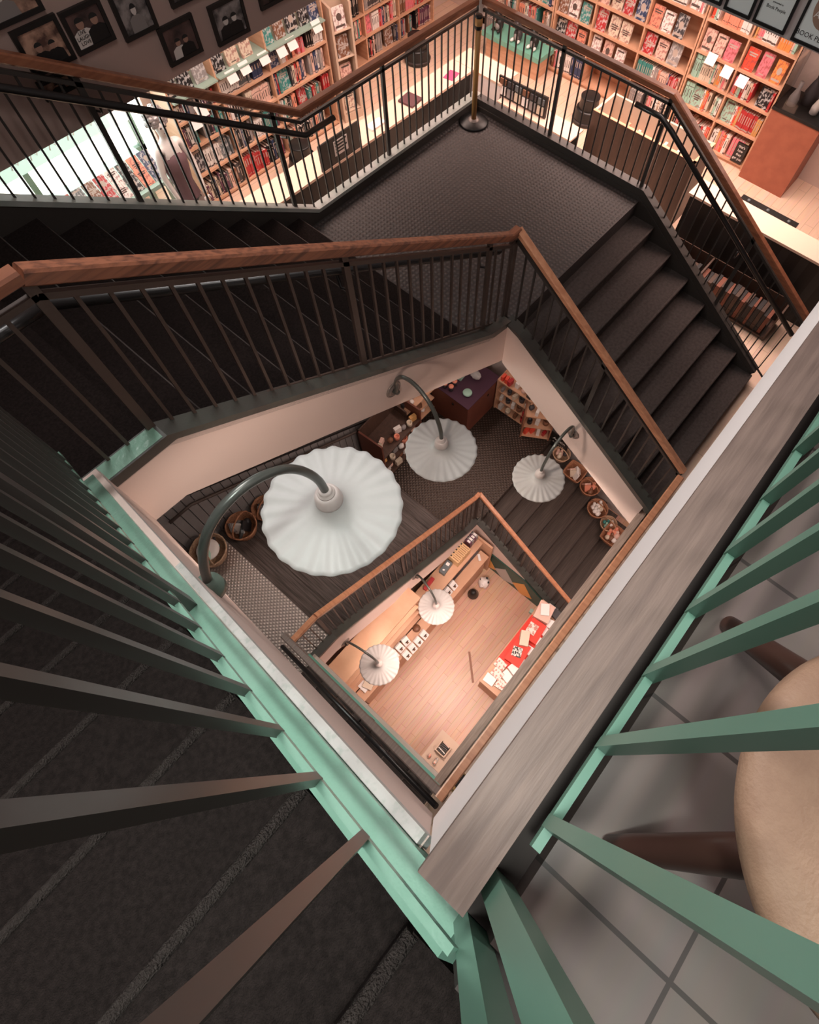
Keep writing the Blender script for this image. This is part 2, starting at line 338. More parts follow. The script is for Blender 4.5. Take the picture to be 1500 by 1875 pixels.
# ------------------------------------------------------------------ stair flights and landings
def flight(name, label, axis, lo, hi, zs, edge, zb, mt, mn, nose_r=.011):
    """edge(z): position of the nosing of the tread at height z; zs from top to bottom; axis 1 = descends along y, 0 = along x"""
    sgn = 1 if edge(zs[-1]) > edge(zs[0]) else -1
    c = (0, 0, zb); t = thing(name, label, 'staircase', (lo if axis == 1 else edge(zs[-1]), edge(zs[-1]) if axis == 1 else lo, zb))
    poly = [(edge(zs[0] + R_), zs[0])]
    for i, z in enumerate(zs):
        poly.append((edge(z), z)); poly.append((edge(z), z - R_))
    e0, e1 = edge(zs[0] + R_), edge(zs[-1])
    poly.append((e1, zs[-1] - R_ - .10)); poly.append((e0, zs[0] - .32))
    body = MB().prism(poly, 1 - axis, lo, hi)
    st = part('steps', body, mt, t)
    for z in zs:
        e = edge(z); n = MB()
        p = [(lo + .002, e, z - .004), (hi - .002, e, z - .004)] if axis == 1 else [(e, lo + .002, z - .004), (e, hi - .002, z - .004)]
        n.tube(p, nose_r, 8); part('nosing', n, mn, st)
    return t
def zlist(top, n): return [top - R_ * i for i in range(n)]
flight('staircase', 'dark carpeted stair flight nearest the camera, going down at the left beside the green stringer', 1, -1.96, -.165, zlist(8.1, 8), lambda z: yA(z), 0, M['carpet'], M['carpet_edge_highlight'])
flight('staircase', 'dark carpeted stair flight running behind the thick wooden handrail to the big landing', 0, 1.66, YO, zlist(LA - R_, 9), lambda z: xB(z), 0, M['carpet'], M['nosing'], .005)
flight('staircase', 'dark carpeted stair flight going down at the right of the big landing', 1, 2.68, XO, zlist(LB - R_, 7), lambda z: yC(z), 0, M['carpet_c'], M['carpet_c'], .012)
flight('staircase', 'lower ribbed stair flight between the checker-plate landing and the brown landing, under the large lamp', 0, 1.66, YO, zlist(LA - R_ - H, 9), lambda z: xB(z, -H), 0, M['tread_b'], M['tread_b'], .009)
flight('staircase', 'lower ribbed stair flight with bright nosings beside the row of baskets', 1, 2.68, XO, zlist(LB - R_ - H, 7), lambda z: yC(z, -H), 0, M['tread'], M['nosing'], .007)
flight('staircase', 'lower stair flight hidden below the round tan rail and the black pipe', 1, -1.96, -.165, zlist(4.05, 9), lambda z: yA(z, -H), 0, M['tread_b'], M['tread_b'], .009)
def landing(label, poly, z, m_):
    return solo('stair_landing', MB().prism(poly, 2, z - .22, z), m_, label, 'landing')
def pA(dz=0): return [(-1.96, yA(LA + R_ + dz, dz)), (-.165, yA(LA + R_ + dz, dz)), (-.165, 1.62), (xB(LA + dz, dz), 1.62), (xB(LA + dz, dz), YO), (-1.96, YO)]
def pB(dz=0): return [(xB(LB + R_ + dz, dz), 1.62), (2.62, 1.62), (2.62, 1.575), (XO, 1.575), (XO, YO), (xB(LB + R_ + dz, dz), YO)]
landing('dark carpeted corner landing at the left edge', pA(), LA, M['carpet'])
landing('large dark woven landing below the stanchion with the gold pole', pB(), LB, M['carpet_b'])
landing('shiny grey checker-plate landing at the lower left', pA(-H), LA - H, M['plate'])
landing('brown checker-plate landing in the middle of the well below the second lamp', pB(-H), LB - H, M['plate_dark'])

# ------------------------------------------------------------------ plaster faces of the well
def face(name, poly, axis, a, b_, m_): return struct(name, MB().prism(poly, axis, a, b_), m_)
for dz, n in ((0, ''), (-H, '_low')):
    top = 8.07
    face('wall_near' + n, [(-.05, 8.06 + dz), (1.56, 7.06 + dz), (1.66, 6.88 + dz), (1.66, 6.56 + dz), (1.56, 6.56 + dz), (-.05, 7.68 + dz)], 0, -.150, -.080, M['drywall'])
    face('wall_mid' + n, [(-.155, 6.9 + dz), (.2, 6.9 + dz), (2.42, 5.47 + dz), (2.64, 5.42 + dz), (2.64, 5.0 + dz), (2.54, 5.05 + dz), (.08, 6.55 + dz), (-.155, 6.56 + dz)], 1, YW, YW + .1, M['drywall'])
    if dz == 0: face('wall_back_run' + n, [(YW, 5.44 + dz), (1.46, 5.40 + dz), (-.052, 4.39 + dz), (-.052, 4.0 + dz), (.7, 4.46 + dz), (1.52, 4.97 + dz), (YW, 5.0 + dz)], 0, XW, XW + .095, M['drywall'])
    else: face('wall_back_run' + n, [(YW, 1.24), (1.46, 1.20), (.61, .63), (YW, .63)], 0, XW, XW + .095, M['drywall'])
# dusty ledge between the green stringer and the plaster of the near flight
b = MB().sweep([(-.088, -.05, 8.055), (-.088, 1.555, 7.034)], .017, .03); struct('trim_5', b, M['dusty'])

# ------------------------------------------------------------------ stringers and kerbs
def stringer(label, path, w, h, m_, up=(0, 0, 1), name='stringer'):
    return solo(name, MB().sweep(path, w, h, up), m_, label, 'stringer')
stringer('bright green painted stringer ledge of the nearest flight, running up from the bottom corner', [(-.127, -.145, 8.128), (-.127, 1.50, 7.08), (-.127, 1.60, 6.93)], .058, .05, M['green'])
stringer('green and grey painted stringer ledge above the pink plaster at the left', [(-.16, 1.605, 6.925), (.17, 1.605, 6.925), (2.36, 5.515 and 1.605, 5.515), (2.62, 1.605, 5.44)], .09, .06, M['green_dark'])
green_lip = solo('ledge_plate', MB().box((-.10, 1.568, 6.953), (.165, 1.642, 6.957)), M['green'], 'short green painted ledge plate at the foot of the wide brown post', 'ledge')
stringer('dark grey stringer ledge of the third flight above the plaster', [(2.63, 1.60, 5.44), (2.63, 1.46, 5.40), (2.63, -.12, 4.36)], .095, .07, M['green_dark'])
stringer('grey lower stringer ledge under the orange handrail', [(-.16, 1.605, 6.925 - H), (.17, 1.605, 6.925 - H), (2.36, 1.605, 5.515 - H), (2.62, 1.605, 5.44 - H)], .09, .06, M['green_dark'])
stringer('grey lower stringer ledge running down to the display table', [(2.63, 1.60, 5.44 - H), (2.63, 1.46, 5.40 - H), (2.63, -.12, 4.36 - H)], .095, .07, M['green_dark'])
stringer('teal edge strip of the lower near flight', [(-.135, -.15, 3.96), (-.135, 1.62, 2.83)], .05, .05, M['teal'])
# outer kerbs of the upper stair, standing above the treads
kerb_prof_w = .085
stringer('pale-sheened outer kerb of the left flight and the big landing', [(-1.96, 3.50, 7.02), (.10, 3.50, 7.02), (2.46, 3.50, 5.49), (4.585, 3.50, 5.49)], .085, .03, M['sheen_kerb'], name='outer_kerb')
stringer('dark outer kerb of the big landing and the right flight', [(4.545, 3.458, 5.47), (4.545, 1.58, 5.47), (4.545, -.10, 4.36)], .085, .06, M['bar'], name='outer_kerb')
# skirt plates closing the outer sides of the flights
solo('stair_skirt', MB().prism([(-1.96, 7.0), (.1, 7.0), (2.45, 5.47), (4.59, 5.47), (4.59, 5.10), (2.3, 5.10), (0, 6.6), (-1.96, 6.6)], 1, 3.462, 3.535), M['bar'], 'dark inner skirt plate along the left flight and landing', 'skirt')
solo('stair_skirt', MB().prism([(3.46, 5.44), (1.59, 5.44), (-.1, 4.33), (-.1, 4.2), (.1, 4.2), (1.5, 5.12), (3.46, 5.12)], 0, 4.492, 4.58), M['bar'], 'dark inner skirt plate along the right flight', 'skirt')

# ------------------------------------------------------------------ railings
def interp(path, s):
    """path of (p, z) in the rail's plane -> base height at p"""
    for (a, za), (b_, zb) in zip(path, path[1:]):
        if min(a, b_) - 1e-6 <= s <= max(a, b_) + 1e-6: return za + (zb - za) * (s - a) / (b_ - a) if abs(b_ - a) > 1e-6 else za
    return path[-1][1]
BM = {}
def bar_mesh(L, w, kind, m_):
    k = (round(L, 2), w, kind, m_.name)
    if k not in BM: BM[k] = MB().box((-w/2, -w/2, 0), (w/2, w/2, L)).mesh(kind, m_)
    return BM[k]
def railing(label, axis, off, path, posts, pitch, hm, bm_, start=None, rail_h=.884, bot=.045, botl=.05, group=None, sides=1, pipe=None, hand=(.055, .045), bar_w=.013, post_w=.034, post_m=None, handpath=None, sub=True, first=None, top=.78, no_hand=False, post_drop=.06, low_m=None):
    P = lambda s, z: (off, s, z) if axis == 1 else (s, off, z)
    p0 = path[0][0]; t = thing('railing', label, 'railing', P(p0, interp(path, p0)), group)
    def off_b(s):
        for (a, za), (b_, zb) in zip(path, path[1:]):
            if min(a, b_) <= s <= max(a, b_): return bot if abs(za - zb) > .02 else botl
        return botl
    if not no_hand:
        hp = handpath or [P(s, z + rail_h - hand[1]/2) for s, z in path]
        part('handrail', MB().sweep(hp, hand[0], hand[1], cham=.008), hm, t)
    part('top_rail', MB().sweep([P(s, z + top) for s, z in path], .022, .022), bm_, t)
    part('bottom_rail', MB().sweep([P(s, z + bot) for s, z in path], .010, .016), low_m or bm_, t)
    lo, hi = min(p[0] for p in path), max(p[0] for p in path)
    s = (first if first is not None else lo + pitch / 2)
    while s < hi - .02:
        if all(abs(s - q) > pitch * .45 for q in posts):
            z = interp(path, s) + bot; L = top - bot
            o = bpy.data.objects.new('baluster', bar_mesh(L, bar_w, 'baluster', bm_)); C.objects.link(o); o.parent = t
            o.location = Vector(P(s, z)) - t.location
        s += pitch
    brk = []
    for q in posts:
        z = interp(path, q)
        pm = MB().box((-.006, -post_w/2, -post_drop), (.006, post_w/2, rail_h - .03)) if axis == 1 else MB().box((-post_w/2, -.011, -post_drop), (post_w/2, .011, rail_h - .03))
        if axis == 1: pm = MB().box((-.011, -post_w/2, -post_drop), (.011, post_w/2, rail_h - .03))
        me = pm.mesh('post', post_m or bm_); o = bpy.data.objects.new('post', me); C.objects.link(o); o.parent = t; o.location = Vector(P(q, z)) - t.location
        if pipe is not None and lo + .02 < q < hi - .02:
            bk = MB().tube([P(q, z + rail_h - .27), tuple(Vector(P(q, z + rail_h - .30)) + (Vector((pipe, 0, 0)) if axis == 1 else Vector((0, pipe, 0))) * .8), tuple(Vector(P(q, z + rail_h - .22)) + (Vector((pipe, 0, 0)) if axis == 1 else Vector((0, pipe, 0))))], .008, 8)
            brk.append(bk)
    if pipe is not None:
        D = Vector((pipe, 0, 0)) if axis == 1 else Vector((0, pipe, 0))
        pp = [Vector(P(s, z + rail_h - .205)) + D for s, z in path]
        pr_ = part('pipe_rail', MB().tube(pp, .019, 12), M['black_pipe'], t)
        for bk in brk: part('pipe_bracket', bk, M['black_pipe'], pr_)
    return t
PITCH = .0875
# upper: near flight, first landing, middle flight, third flight
railing('nearest stair railing, whose dark bars fan out over the bottom left of the picture', 1, -.121, [(-.123, 8.08), (1.60, 6.99)], [.635], .0935, M['handrail'], M['bar_green'], first=.0165, bot=.19, top=.86, rail_h=1.0, bar_w=.013, post_w=.034, post_drop=-.06, pipe=None, low_m=M['green'])
railing('short level railing at the left landing with a pale sunlit handrail end', 0, 1.64, [(-.133, LA), (.162, LA)], [], PITCH, M['handrail'], M['bar_brown'], bot=.045, first=-.03, pipe=.07)
railing('brown railing with a thick wooden handrail along the second flight', 0, 1.64, [(.162, LA), (2.579, LB), (2.66, LB)], [.162, 1.24, 2.36, 2.65], PITCH, M['handrail_b'], M['bar_brown'], first=.244, pipe=.08, hand=(.056, .052))
railing('dark railing with an orange handrail along the third flight down to the wooden rail', 1, 2.66, [(1.64, LB), (-.118, F2)], [.765, -.10], PITCH, M['handrail_lit'], M['bar'], first=-.03, pipe=.08)
# top floor railing beside the camera
railing('bright green railing on the tiled top floor at the right', 0, -.123, [(.0, F3), (3.0, F3)], [], .0935, M['handrail'], M['green_bar'], first=.0275, bot=.068, top=.86, bar_w=.0135, rail_h=.95)
solo('end_post', MB().box((-.068, -.146, 8.2), (-.0425, -.1165, 9.17)), M['green_bar'], 'wide bright green end post standing at the corner of the wooden ledge', 'post')
solo('end_post', MB().box((-.120, -.157, 8.12), (-.0965, -.1245, 9.12)), M['green_bar'], 'green end post at the head of the nearest stair railing, left of the other post', 'post')
# second-floor railing over the well
railing('straight orange wooden handrail over the well on the book floor', 0, -.127, [(-.16, F2), (2.60, F2)], [-.14, 1.2, 2.58], PITCH, M['handrail_lit'], M['bar'])
# lower flights
railing('lower tan round-edged rail of the hidden near flight', 1, -.133, [(-.15, 4.2), (1.66, 2.96)], [.635], PITCH, M['cap'], M['bar'], rail_h=.84, pipe=-.075)
railing('short pale orange rail at the lower checker-plate landing', 0, 1.64, [(-.12, LA - H), (.162, LA - H)], [], PITCH, M['handrail_lit'], M['bar'], first=-.03)
railing('lower railing with an orange handrail under the large white lamp', 0, 1.64, [(.162, LA - H), (2.579, LB - H), (2.66, LB - H)], [.162, 1.24, 2.36, 2.65], PITCH, M['handrail_lit'], M['bar_brown'], first=.244)
railing('lower railing with an orange handrail beside the ribbed stair and the basket row', 1, 2.66, [(1.64, LB - H), (-.118, 0)], [.765], PITCH, M['handrail_lit'], M['bar'], first=-.03)
# outer railings of the upper stair
railing('outer railing on the left kerb, its reddish handrail crossing the picture frames', 0, 3.50, [(-.9, 7.5), (0.138, LA), (2.488, LB), (4.55, LB)][1:] and [(-.6, LA), (.138, LA), (2.488, LB), (4.55, LB)], [.15, 1.18, 2.27, 3.35, 4.53], .0845, M['handrail'], M['bar'], first=.25, bot=.08, top=.815, rail_h=.91, bar_w=.011, post_w=.032, hand=(.06, .05))
pr = thing('wall_rail', 'thick black pipe handrail on the stair side of the left outer railing', 'handrail', (.1, 3.42, LA + .76))
part('pipe', MB().tube([(-.6, 3.42, LA + .76), (.138, 3.42, LA + .76), (2.45, 3.42, LB + .77), (2.74, 3.42, LB + .765)], .021, 14), M['black_pipe'], pr)
for q in (.5, 1.2, 2.3): part('bracket', MB().tube([(q, 3.42, LA + .76 - .638 * max(0, q - .138)), (q, 3.43, LA + .70 - .638 * max(0, q - .138)), (q, 3.495, LA + .68 - .638 * max(0, q - .138))], .007, 8), M['black_pipe'], pr)
railing('outer railing at the far right side of the big landing, turning down the right flight', 1, 4.55, [(3.5, LB), (1.61, LB), (-.30, 4.2)], [2.62, 1.62, .55], .0845, M['handrail'], M['bar'], first=-.2, bot=.08, top=.815, rail_h=.91, bar_w=.011, post_w=.032, hand=(.06, .05))
pr = thing('wall_rail', 'black pipe handrail with a curled end beside the right flight', 'handrail', (4.45, 1.85, LB + .76))
part('pipe', MB().tube([(4.45, 1.85, 6.16), (4.45, 1.62, 6.16), (4.45, 1.5, 6.10), (4.45, -.16, 5.03)], .021, 14), M['black_pipe'], pr)
for q in (1.62, .6): part('bracket', MB().tube([(4.45, q, 6.15 - .67 * (1.61 - q)), (4.46, q, 6.08 - .67 * (1.61 - q)), (4.545, q, 6.06 - .67 * (1.61 - q))], .007, 8), M['black_pipe'], pr)

# dark boarded guard walls on the outer side of the lower stair
b = MB(); x = -.9
g = thing('board_guard', 'dark grey vertical-board guard wall with a pipe rail behind the lower baskets', 'guard wall', (-.9, 3.5, LA - H))
while x < 4.4:
    zt = interp([(-2, LA - H), (.138, LA - H), (2.488, LB - H), (5, LB - H)], x + .05) + .84
    b.box((x + .004, 3.49, interp([(-2, LA - H), (.138, LA - H), (2.488, LB - H), (5, LB - H)], x + .05) - .25), (x + .096, 3.51, zt)); x += .1
part('boards', b, M['slat_v'], g)
part('pipe_rail', MB().tube([(-.12, 3.44, 3.42), (.14, 3.44, 3.42), (2.48, 3.44, 1.97), (2.9, 3.44, 1.97)], .018, 10), M['bar_brown'], g)
part('capping', MB().sweep([(-.9, 3.5, 3.56), (.14, 3.5, 3.56), (2.49, 3.5, 2.06), (4.4, 3.5, 2.06)], .04, .03), M['black_pipe'], g)

# ------------------------------------------------------------------ lamps
GN = [(0, 0), (.012, .05), (.03, .11), (.06, .18), (.10, .235), (.15, .27), (.20, .283), (.25, .28), (.30, .258), (.345, .22), (.38, .165), (.405, .10), (.42, .035), (.425, -.04)]
def lamp(label, mount, dirv, power, plate=True, r=.221, reach=1., wall=None):
    mt = Vector(mount); d = Vector(dirv).normalized(); t = thing('gooseneck_lamp', label, 'lamp', mount, 'gooseneck lamps with fluted white shades')
    wd = Vector(wall) if wall else d
    q = Matrix((wd.cross(Vector((0, 0, 1))), Vector((0, 0, 1)), wd)).transposed()      # local z = away from the wall
    if plate:
        rs = MB().lathe([(.0, .0), (.060, .0), (.060, .006), (.052, .012), (.050, .008), (.043, .008), (.041, .014), (.030, .017), (.028, .011), (.020, .012), (.018, .022), (0, .024)], mt, 32, axis=q)
        part('wall_rosette', rs, M['rosette'], t)
        part('wall_socket', MB().lathe([(0, 0), (.02, 0), (.02, .03), (.014, .045), (0, .045)], mt, 20, axis=q), M['gooseneck'], t)
    else:
        part('wall_flange', MB().lathe([(0, -.02), (.038, -.02), (.038, .010), (.022, .016), (.022, .045), (0, .045)], mt, 24, axis=Matrix.Rotation(0, 3, 'Z')), M['green_lamp'], t)
    pts = [mt + d * a * reach + Vector((0, 0, h)) for a, h in GN]
    if plate: pts = [mt + Vector((0, 0, 0)) + d * .03] + [mt + d * max(a, .035) * reach + Vector((0, 0, h)) for a, h in GN[1:]]
    # smooth the arm
    sm = []
    for i in range(len(pts) - 1):
        p0, p1, p2, p3 = pts[max(i-1, 0)], pts[i], pts[i+1], pts[min(i+2, len(pts)-1)]
        for k in range(4):
            u = k / 4; sm.append(.5 * ((2*p1) + (p2-p0)*u + (2*p0-5*p1+4*p2-p3)*u*u + (3*p1-p0-3*p2+p3)*u**3))
    sm.append(pts[-1])
    part('arm', MB().tube(sm, .0125, 14), M['gooseneck'], t)
    c = mt + d * .425 * reach; c.z += -.04
    nk = part('neck', MB().lathe([(0, -.012), (.028, -.012), (.036, -.020), (.041, -.038), (.043, -.055), (.044, -.068), (.0, -.066)], c, 36), M['porcelain'], t)
    part('collar', MB().lathe([(.0, .012), (.017, .012), (.021, .004), (.021, -.004), (.026, -.006), (.028, -.014), (0, -.014)], c, 6 * 4), M['porcelain'], nk)
    N = 24
    def fl(rr, zz, a):
        k = max(0, (rr - .075) / (r - .075)) if rr > .075 else 0
        wv = math.cos(N * a)
        return rr * (1 + .011 * k * k * wv), zz + .0032 * (k ** 1.3) * wv
    prof = [(.043, -.062), (.046, -.070), (.053, -.082), (.066, -.094), (.086, -.104), (.11, -.110), (.135, -.115), (.165, -.120), (.19, -.125), (.207, -.128), (r, -.131), (r, -.135), (.205, -.132), (.16, -.124), (.10, -.111), (.06, -.097), (.045, -.085), (.03, -.082)]
    part('shade', MB().lathe(prof, c, 192, flute=fl), M['enamel'], t)
    bl = part('bulb', MB().blob(c + Vector((0, 0, -.125)), (.028, .028, .036), n=8), M['bulb'], t)
    L = bpy.data.lights.new('lamp_light', 'SPOT'); L.energy = power; L.color = (1, .80, .68); L.shadow_soft_size = .04; L.spot_size = 2.75; L.spot_blend = .5
    o = bpy.data.objects.new('lamp_light', L); C.objects.link(o); o.parent = t; o.location = c + Vector((0, 0, -.165)) - mt
    return t
lamp('largest and nearest fluted white lamp, mounted on the near green stringer ledge', (-.078, .745, 7.425), (1, -.03, 0), 34, plate=False, reach=.95)
lamp('fluted white lamp on the pink plaster over the brown landing, with a round wall rosette', (1.36, YW, 5.96), (-.12, -1, 0), 45, wall=(0, -1, 0), reach=1.03)
lamp('smaller-looking fluted white lamp on the right plaster above the basket stair', (XW, .765, 4.73), (-1, 0, 0), 60, reach=1.04)
lamp('upper of the two little lamps over the orange ground floor, nearer the carton boxes', (1.34, YW, 1.96), (-.22, -1, 0), 10, wall=(0, -1, 0))
lamp('lower left of the two little lamps over the orange ground floor, translucent-looking grey shade', (.215, YW, 2.34), (.18, -1, 0), 10, wall=(0, -1, 0))

# ------------------------------------------------------------------ bookcases and books
class Fr:
    def __init__(s, o, u, d): s.o, s.u, s.d = Vector(o), Vector(u), Vector(d)
    def p(s, u, d, z): return s.o + s.u * u + s.d * d + Vector((0, 0, z))
    def box(s, mb, u0, u1, d0, d1, z0, z1, mi=0):
        a, b_ = s.p(u0, d0, z0), s.p(u1, d1, z1)
        return mb.box([min(a[i], b_[i]) for i in range(3)], [max(a[i], b_[i]) for i in range(3)], mi)
def bookcase(label, fr, us, zs, depth, m_, back=None, topz=None, th=.018):
    t = thing('bookcase', label, 'bookcase', fr.p(0, 0, 0)); z0 = 0; z1 = topz or zs[-1]
    for u in us: part('side_panel', fr.box(MB(), u - th/2, u + th/2, 0, depth, z0, z1), m_, t)
    for i in range(len(us) - 1):
        for z in zs: part('shelf_board', fr.box(MB(), us[i] + th/2, us[i+1] - th/2, .0, depth - .01, z - .022, z), m_, t)
    part('back_panel', fr.box(MB(), us[0], us[-1], depth - .01, depth, z0, z1), back or m_, t)
    part('plinth', fr.box(MB(), us[0] + .01, us[-1] - .01, .02, .04, 0, zs[0] - .022), m_, t)
    return t
COL = {'black': (.015, .014, .016), 'charcoal': (.05, .045, .05), 'white': (.80, .76, .73), 'cream': (.68, .58, .46), 'crimson': (.45, .03, .035), 'scarlet': (.80, .09, .05),
       'salmon': (.80, .30, .20), 'rose': (.75, .20, .24), 'teal': (.05, .25, .23), 'mint': (.35, .58, .48), 'navy': (.03, .05, .12), 'plum': (.12, .04, .08),
       'brown': (.20, .09, .05), 'ochre': (.60, .33, .12), 'grey': (.28, .26, .26), 'slate': (.12, .14, .15), 'orange': (.85, .28, .08), 'blush': (.75, .50, .42)}
for k, v in COL.items():
    M['bk_' + k] = mat('book_' + k, v, .45)
    # face-out covers: two-colour printed art
    lum = sum(v) / 3; alt = tuple(min(1, c * .35 + .42) for c in v) if lum < .3 else tuple(c * .35 + a for c, a in zip(v, (.18, .04, .04)))
    M['art_' + k] = mat('cover_' + k, v, .4, var=alt, scale=5.5, lo=.5, hi=.56, detail=5)
LITE = ('white', 'cream', 'mint', 'blush', 'salmon')
SPM, FCM = {}, {}
def spine_mesh(k, var):
    """unit book seen by its spine: x thickness, y depth (spine at 0), z height"""
    if (k, var) not in SPM:
        b = MB().box((-.5, 0, 0), (-.42, 1, 1)).box((.42, 0, 0), (.5, 1, 1)).box((-.42, 0, 0), (.42, .05, 1)); b.box((-.42, .05, .02), (.42, .97, .97), 1)
        if var == 0: b.box((-.2, -.008, .55), (.2, 0, .86), 2).box((-.36, -.006, .1), (.36, 0, .13), 2)
        elif var == 1: b.box((-.5, -.006, .80), (.5, 0, .83), 2).box((-.14, -.008, .3), (.14, 0, .68), 2)
        else: b.box((-.5, -.006, .04), (.5, 0, .12), 2).box((-.16, -.008, .35), (.16, 0, .8), 2)
        SPM[(k, var)] = b.mesh('book', [M['bk_' + k], M['page'], M['print_dk'] if k in LITE else M['print_lt']])
    return SPM[(k, var)]
def face_mesh(k, var):
    """unit face-out book: x width, y thickness (front cover at 0), z height"""
    if (k, var) not in FCM:
        b = MB().box((-.5, 0, 0), (.5, .06, 1)).box((-.5, .94, 0), (.5, 1, 1)).box((-.5, .06, 0), (-.47, .94, 1)); b.box((-.47, .06, .01), (.49, .94, .985), 1)
        tl = 2
        if var == 0: b.box((-.38, -.03, .76), (.38, 0, .82), tl).box((-.30, -.03, .66), (.30, 0, .72), tl).box((-.2, -.03, .06), (.2, 0, .09), tl)
        elif var == 1: b.box((-.35, -.03, .84), (.35, 0, .92), tl).box((-.22, -.03, .10), (.22, 0, .14), tl)
        elif var == 2: b.box((-.28, -.03, .44), (.28, 0, .5), tl).box((-.34, -.03, .54), (.34, 0, .60), tl).box((-.24, -.03, .34), (.24, 0, .40), tl)
        else:
            b.box((-.4, -.03, .10), (.4, 0, .2), tl)
            b.add([(.22 * math.cos(a * PI / 8), -.03, .55 + .17 * math.sin(a * PI / 8)) for a in range(16)], [tuple(range(16))], tl)
        FCM[(k, var)] = b.mesh('book', [M['art_' + k], M['page'], M['print_dk'] if k in LITE else M['print_lt']])
    return FCM[(k, var)]
BOOKS = []   # (mesh, matrix, label, group, centre)
ORD = ['first', 'second', 'third', 'fourth', 'fifth', 'sixth', 'seventh', 'eighth', 'ninth', 'tenth', 'eleventh', 'twelfth', 'thirteenth', 'fourteenth', 'fifteenth', 'sixteenth', 'seventeenth', 'eighteenth', 'nineteenth', 'twentieth']
def put_book(fr, u, d, z, sz, mesh, label, group, rz=0., lean=0., back=0.):
    R3 = Matrix((fr.u, fr.d, Vector((0, 0, 1)))).transposed().to_4x4()
    mt = Matrix.Translation(fr.p(u, d, z)) @ R3 @ Matrix.Rotation(rz, 4, 'Z') @ Matrix.Rotation(lean, 4, 'Y') @ Matrix.Rotation(-back, 4, 'X') @ Matrix.Diagonal((sz[0], sz[1], sz[2], 1))
    BOOKS.append((mesh, mt, label, group, fr.p(u, d, z + sz[2] / 2)))
def fill(fr, u0, u1, z, gap, depth, pal, where, group, mode='mixed', dens=1.):
    """books on one shelf between u0 and u1"""
    u = u0 + .012; n = 0
    while u < u1 - .03:
        k = random.choice(pal); r = random.random()
        face = mode == 'face' or (mode == 'mixed' and r < .13)
        if face:
            wd = random.uniform(.115, .15); hh = min(gap - .03, random.uniform(.19, .235))
            if u + wd > u1 - .005: break
            put_book(fr, u + wd/2, .03 if mode == 'face' else .04, z + .001, (wd, .024, hh), face_mesh(k, random.randrange(4)), '%s book facing out, %s from left, %s' % (k, ORD[n % 20], where), group, back=.16)
            u += wd + (random.uniform(.015, .05) if mode == 'face' else .008); n += 1
        else:
            run = random.randint(3, 8)
            if random.random() < .4: same = k; vv = random.randrange(3)
            else: same = None
            hb = min(gap - .035, random.uniform(.18, .24))
            for i in range(run):
                th = random.uniform(.018, .036); kk = same or random.choice(pal)
                if u + th > u1 - .012: break
                hh = hb if same else min(gap - .03, hb * random.uniform(.9, 1.06))
                put_book(fr, u + th/2, random.uniform(.02, .04), z + .001, (th, min(depth - .05, random.uniform(.13, .16)), hh), spine_mesh(kk, vv if same else random.randrange(3)), '%s book, spine out, %s from left, %s' % (kk, ORD[n % 20], where), group)
                u += th + .0015; n += 1
            if random.random() < .35: u += random.uniform(.02, .08) / dens
        if n > 19: break
DARK = ['black', 'charcoal', 'black', 'slate', 'navy', 'plum', 'white', 'brown', 'crimson', 'grey', 'cream', 'black', 'teal', 'blush']
MIX = ['black', 'white', 'cream', 'grey', 'blush', 'salmon', 'teal', 'charcoal', 'white', 'brown', 'crimson', 'rose', 'navy']
ROM = ['scarlet', 'salmon', 'white', 'cream', 'rose', 'crimson', 'black', 'blush', 'ochre', 'white', 'orange', 'mint']
DISP = ['salmon', 'rose', 'orange', 'cream', 'scarlet', 'blush']
SH = ['bottom', 'second', 'third', 'fourth', 'top']
# left bookcase behind the left outer railing
frL = Fr((0, 5.65, F2), (1, 0, 0), (0, 1, 0)); zsL = [.04, .38, .68, .95]
usL = [2.6, 3.15, 3.80, 4.60]
bookcase('long maple bookcase with a pale green display shelf at the left, below the picture wall', frL, usL, zsL + [1.16], .30, M['shelf'], topz=1.36)
bn = ['left bay', 'middle bay', 'right bay']
for i in range(3):
    for j, z in enumerate(zsL):
        gp = (zsL + [1.16])[j+1] - z - .022
        fill(frL, usL[i] + .01, usL[i+1] - .01, z, gp, .28, DARK if i < 2 else MIX, '%s shelf, %s of the left bookcase' % (SH[j], bn[i]), 'books in the left bookcase', 'mixed')
    fill(frL, usL[i] + .01, usL[i+1] - .01, 1.175, .24, .28, DARK, 'green display shelf, %s' % bn[i], 'face-out books on the green shelf', 'face')
    struct_ = solo('display_ledge', frL.box(MB(), usL[i] + .012, usL[i+1] - .012, -.05, .27, 1.161, 1.174), M['mint'], 'pale green display ledge on the %s of the left bookcase' % bn[i], 'shelf')
# bookcase in the far left corner
frB = Fr((0, 6.15, F2), (1, 0, 0), (0, 1, 0)); usB = [5.05, 5.66, 6.28, 6.95]; zsB = [.12, .40, .66, .94]
bookcase('maple bookcase in the far corner behind the black step stool', frB, usB, zsB + [1.22], .3, M['shelf'], topz=1.5)
for i in range(3):
    for j, z in enumerate(zsB): fill(frB, usB[i] + .01, usB[i+1] - .01, z, .25, .28, MIX if j % 2 else DARK, '%s shelf, %s of the corner bookcase' % (SH[j], bn[i]), 'books in the corner bookcase')
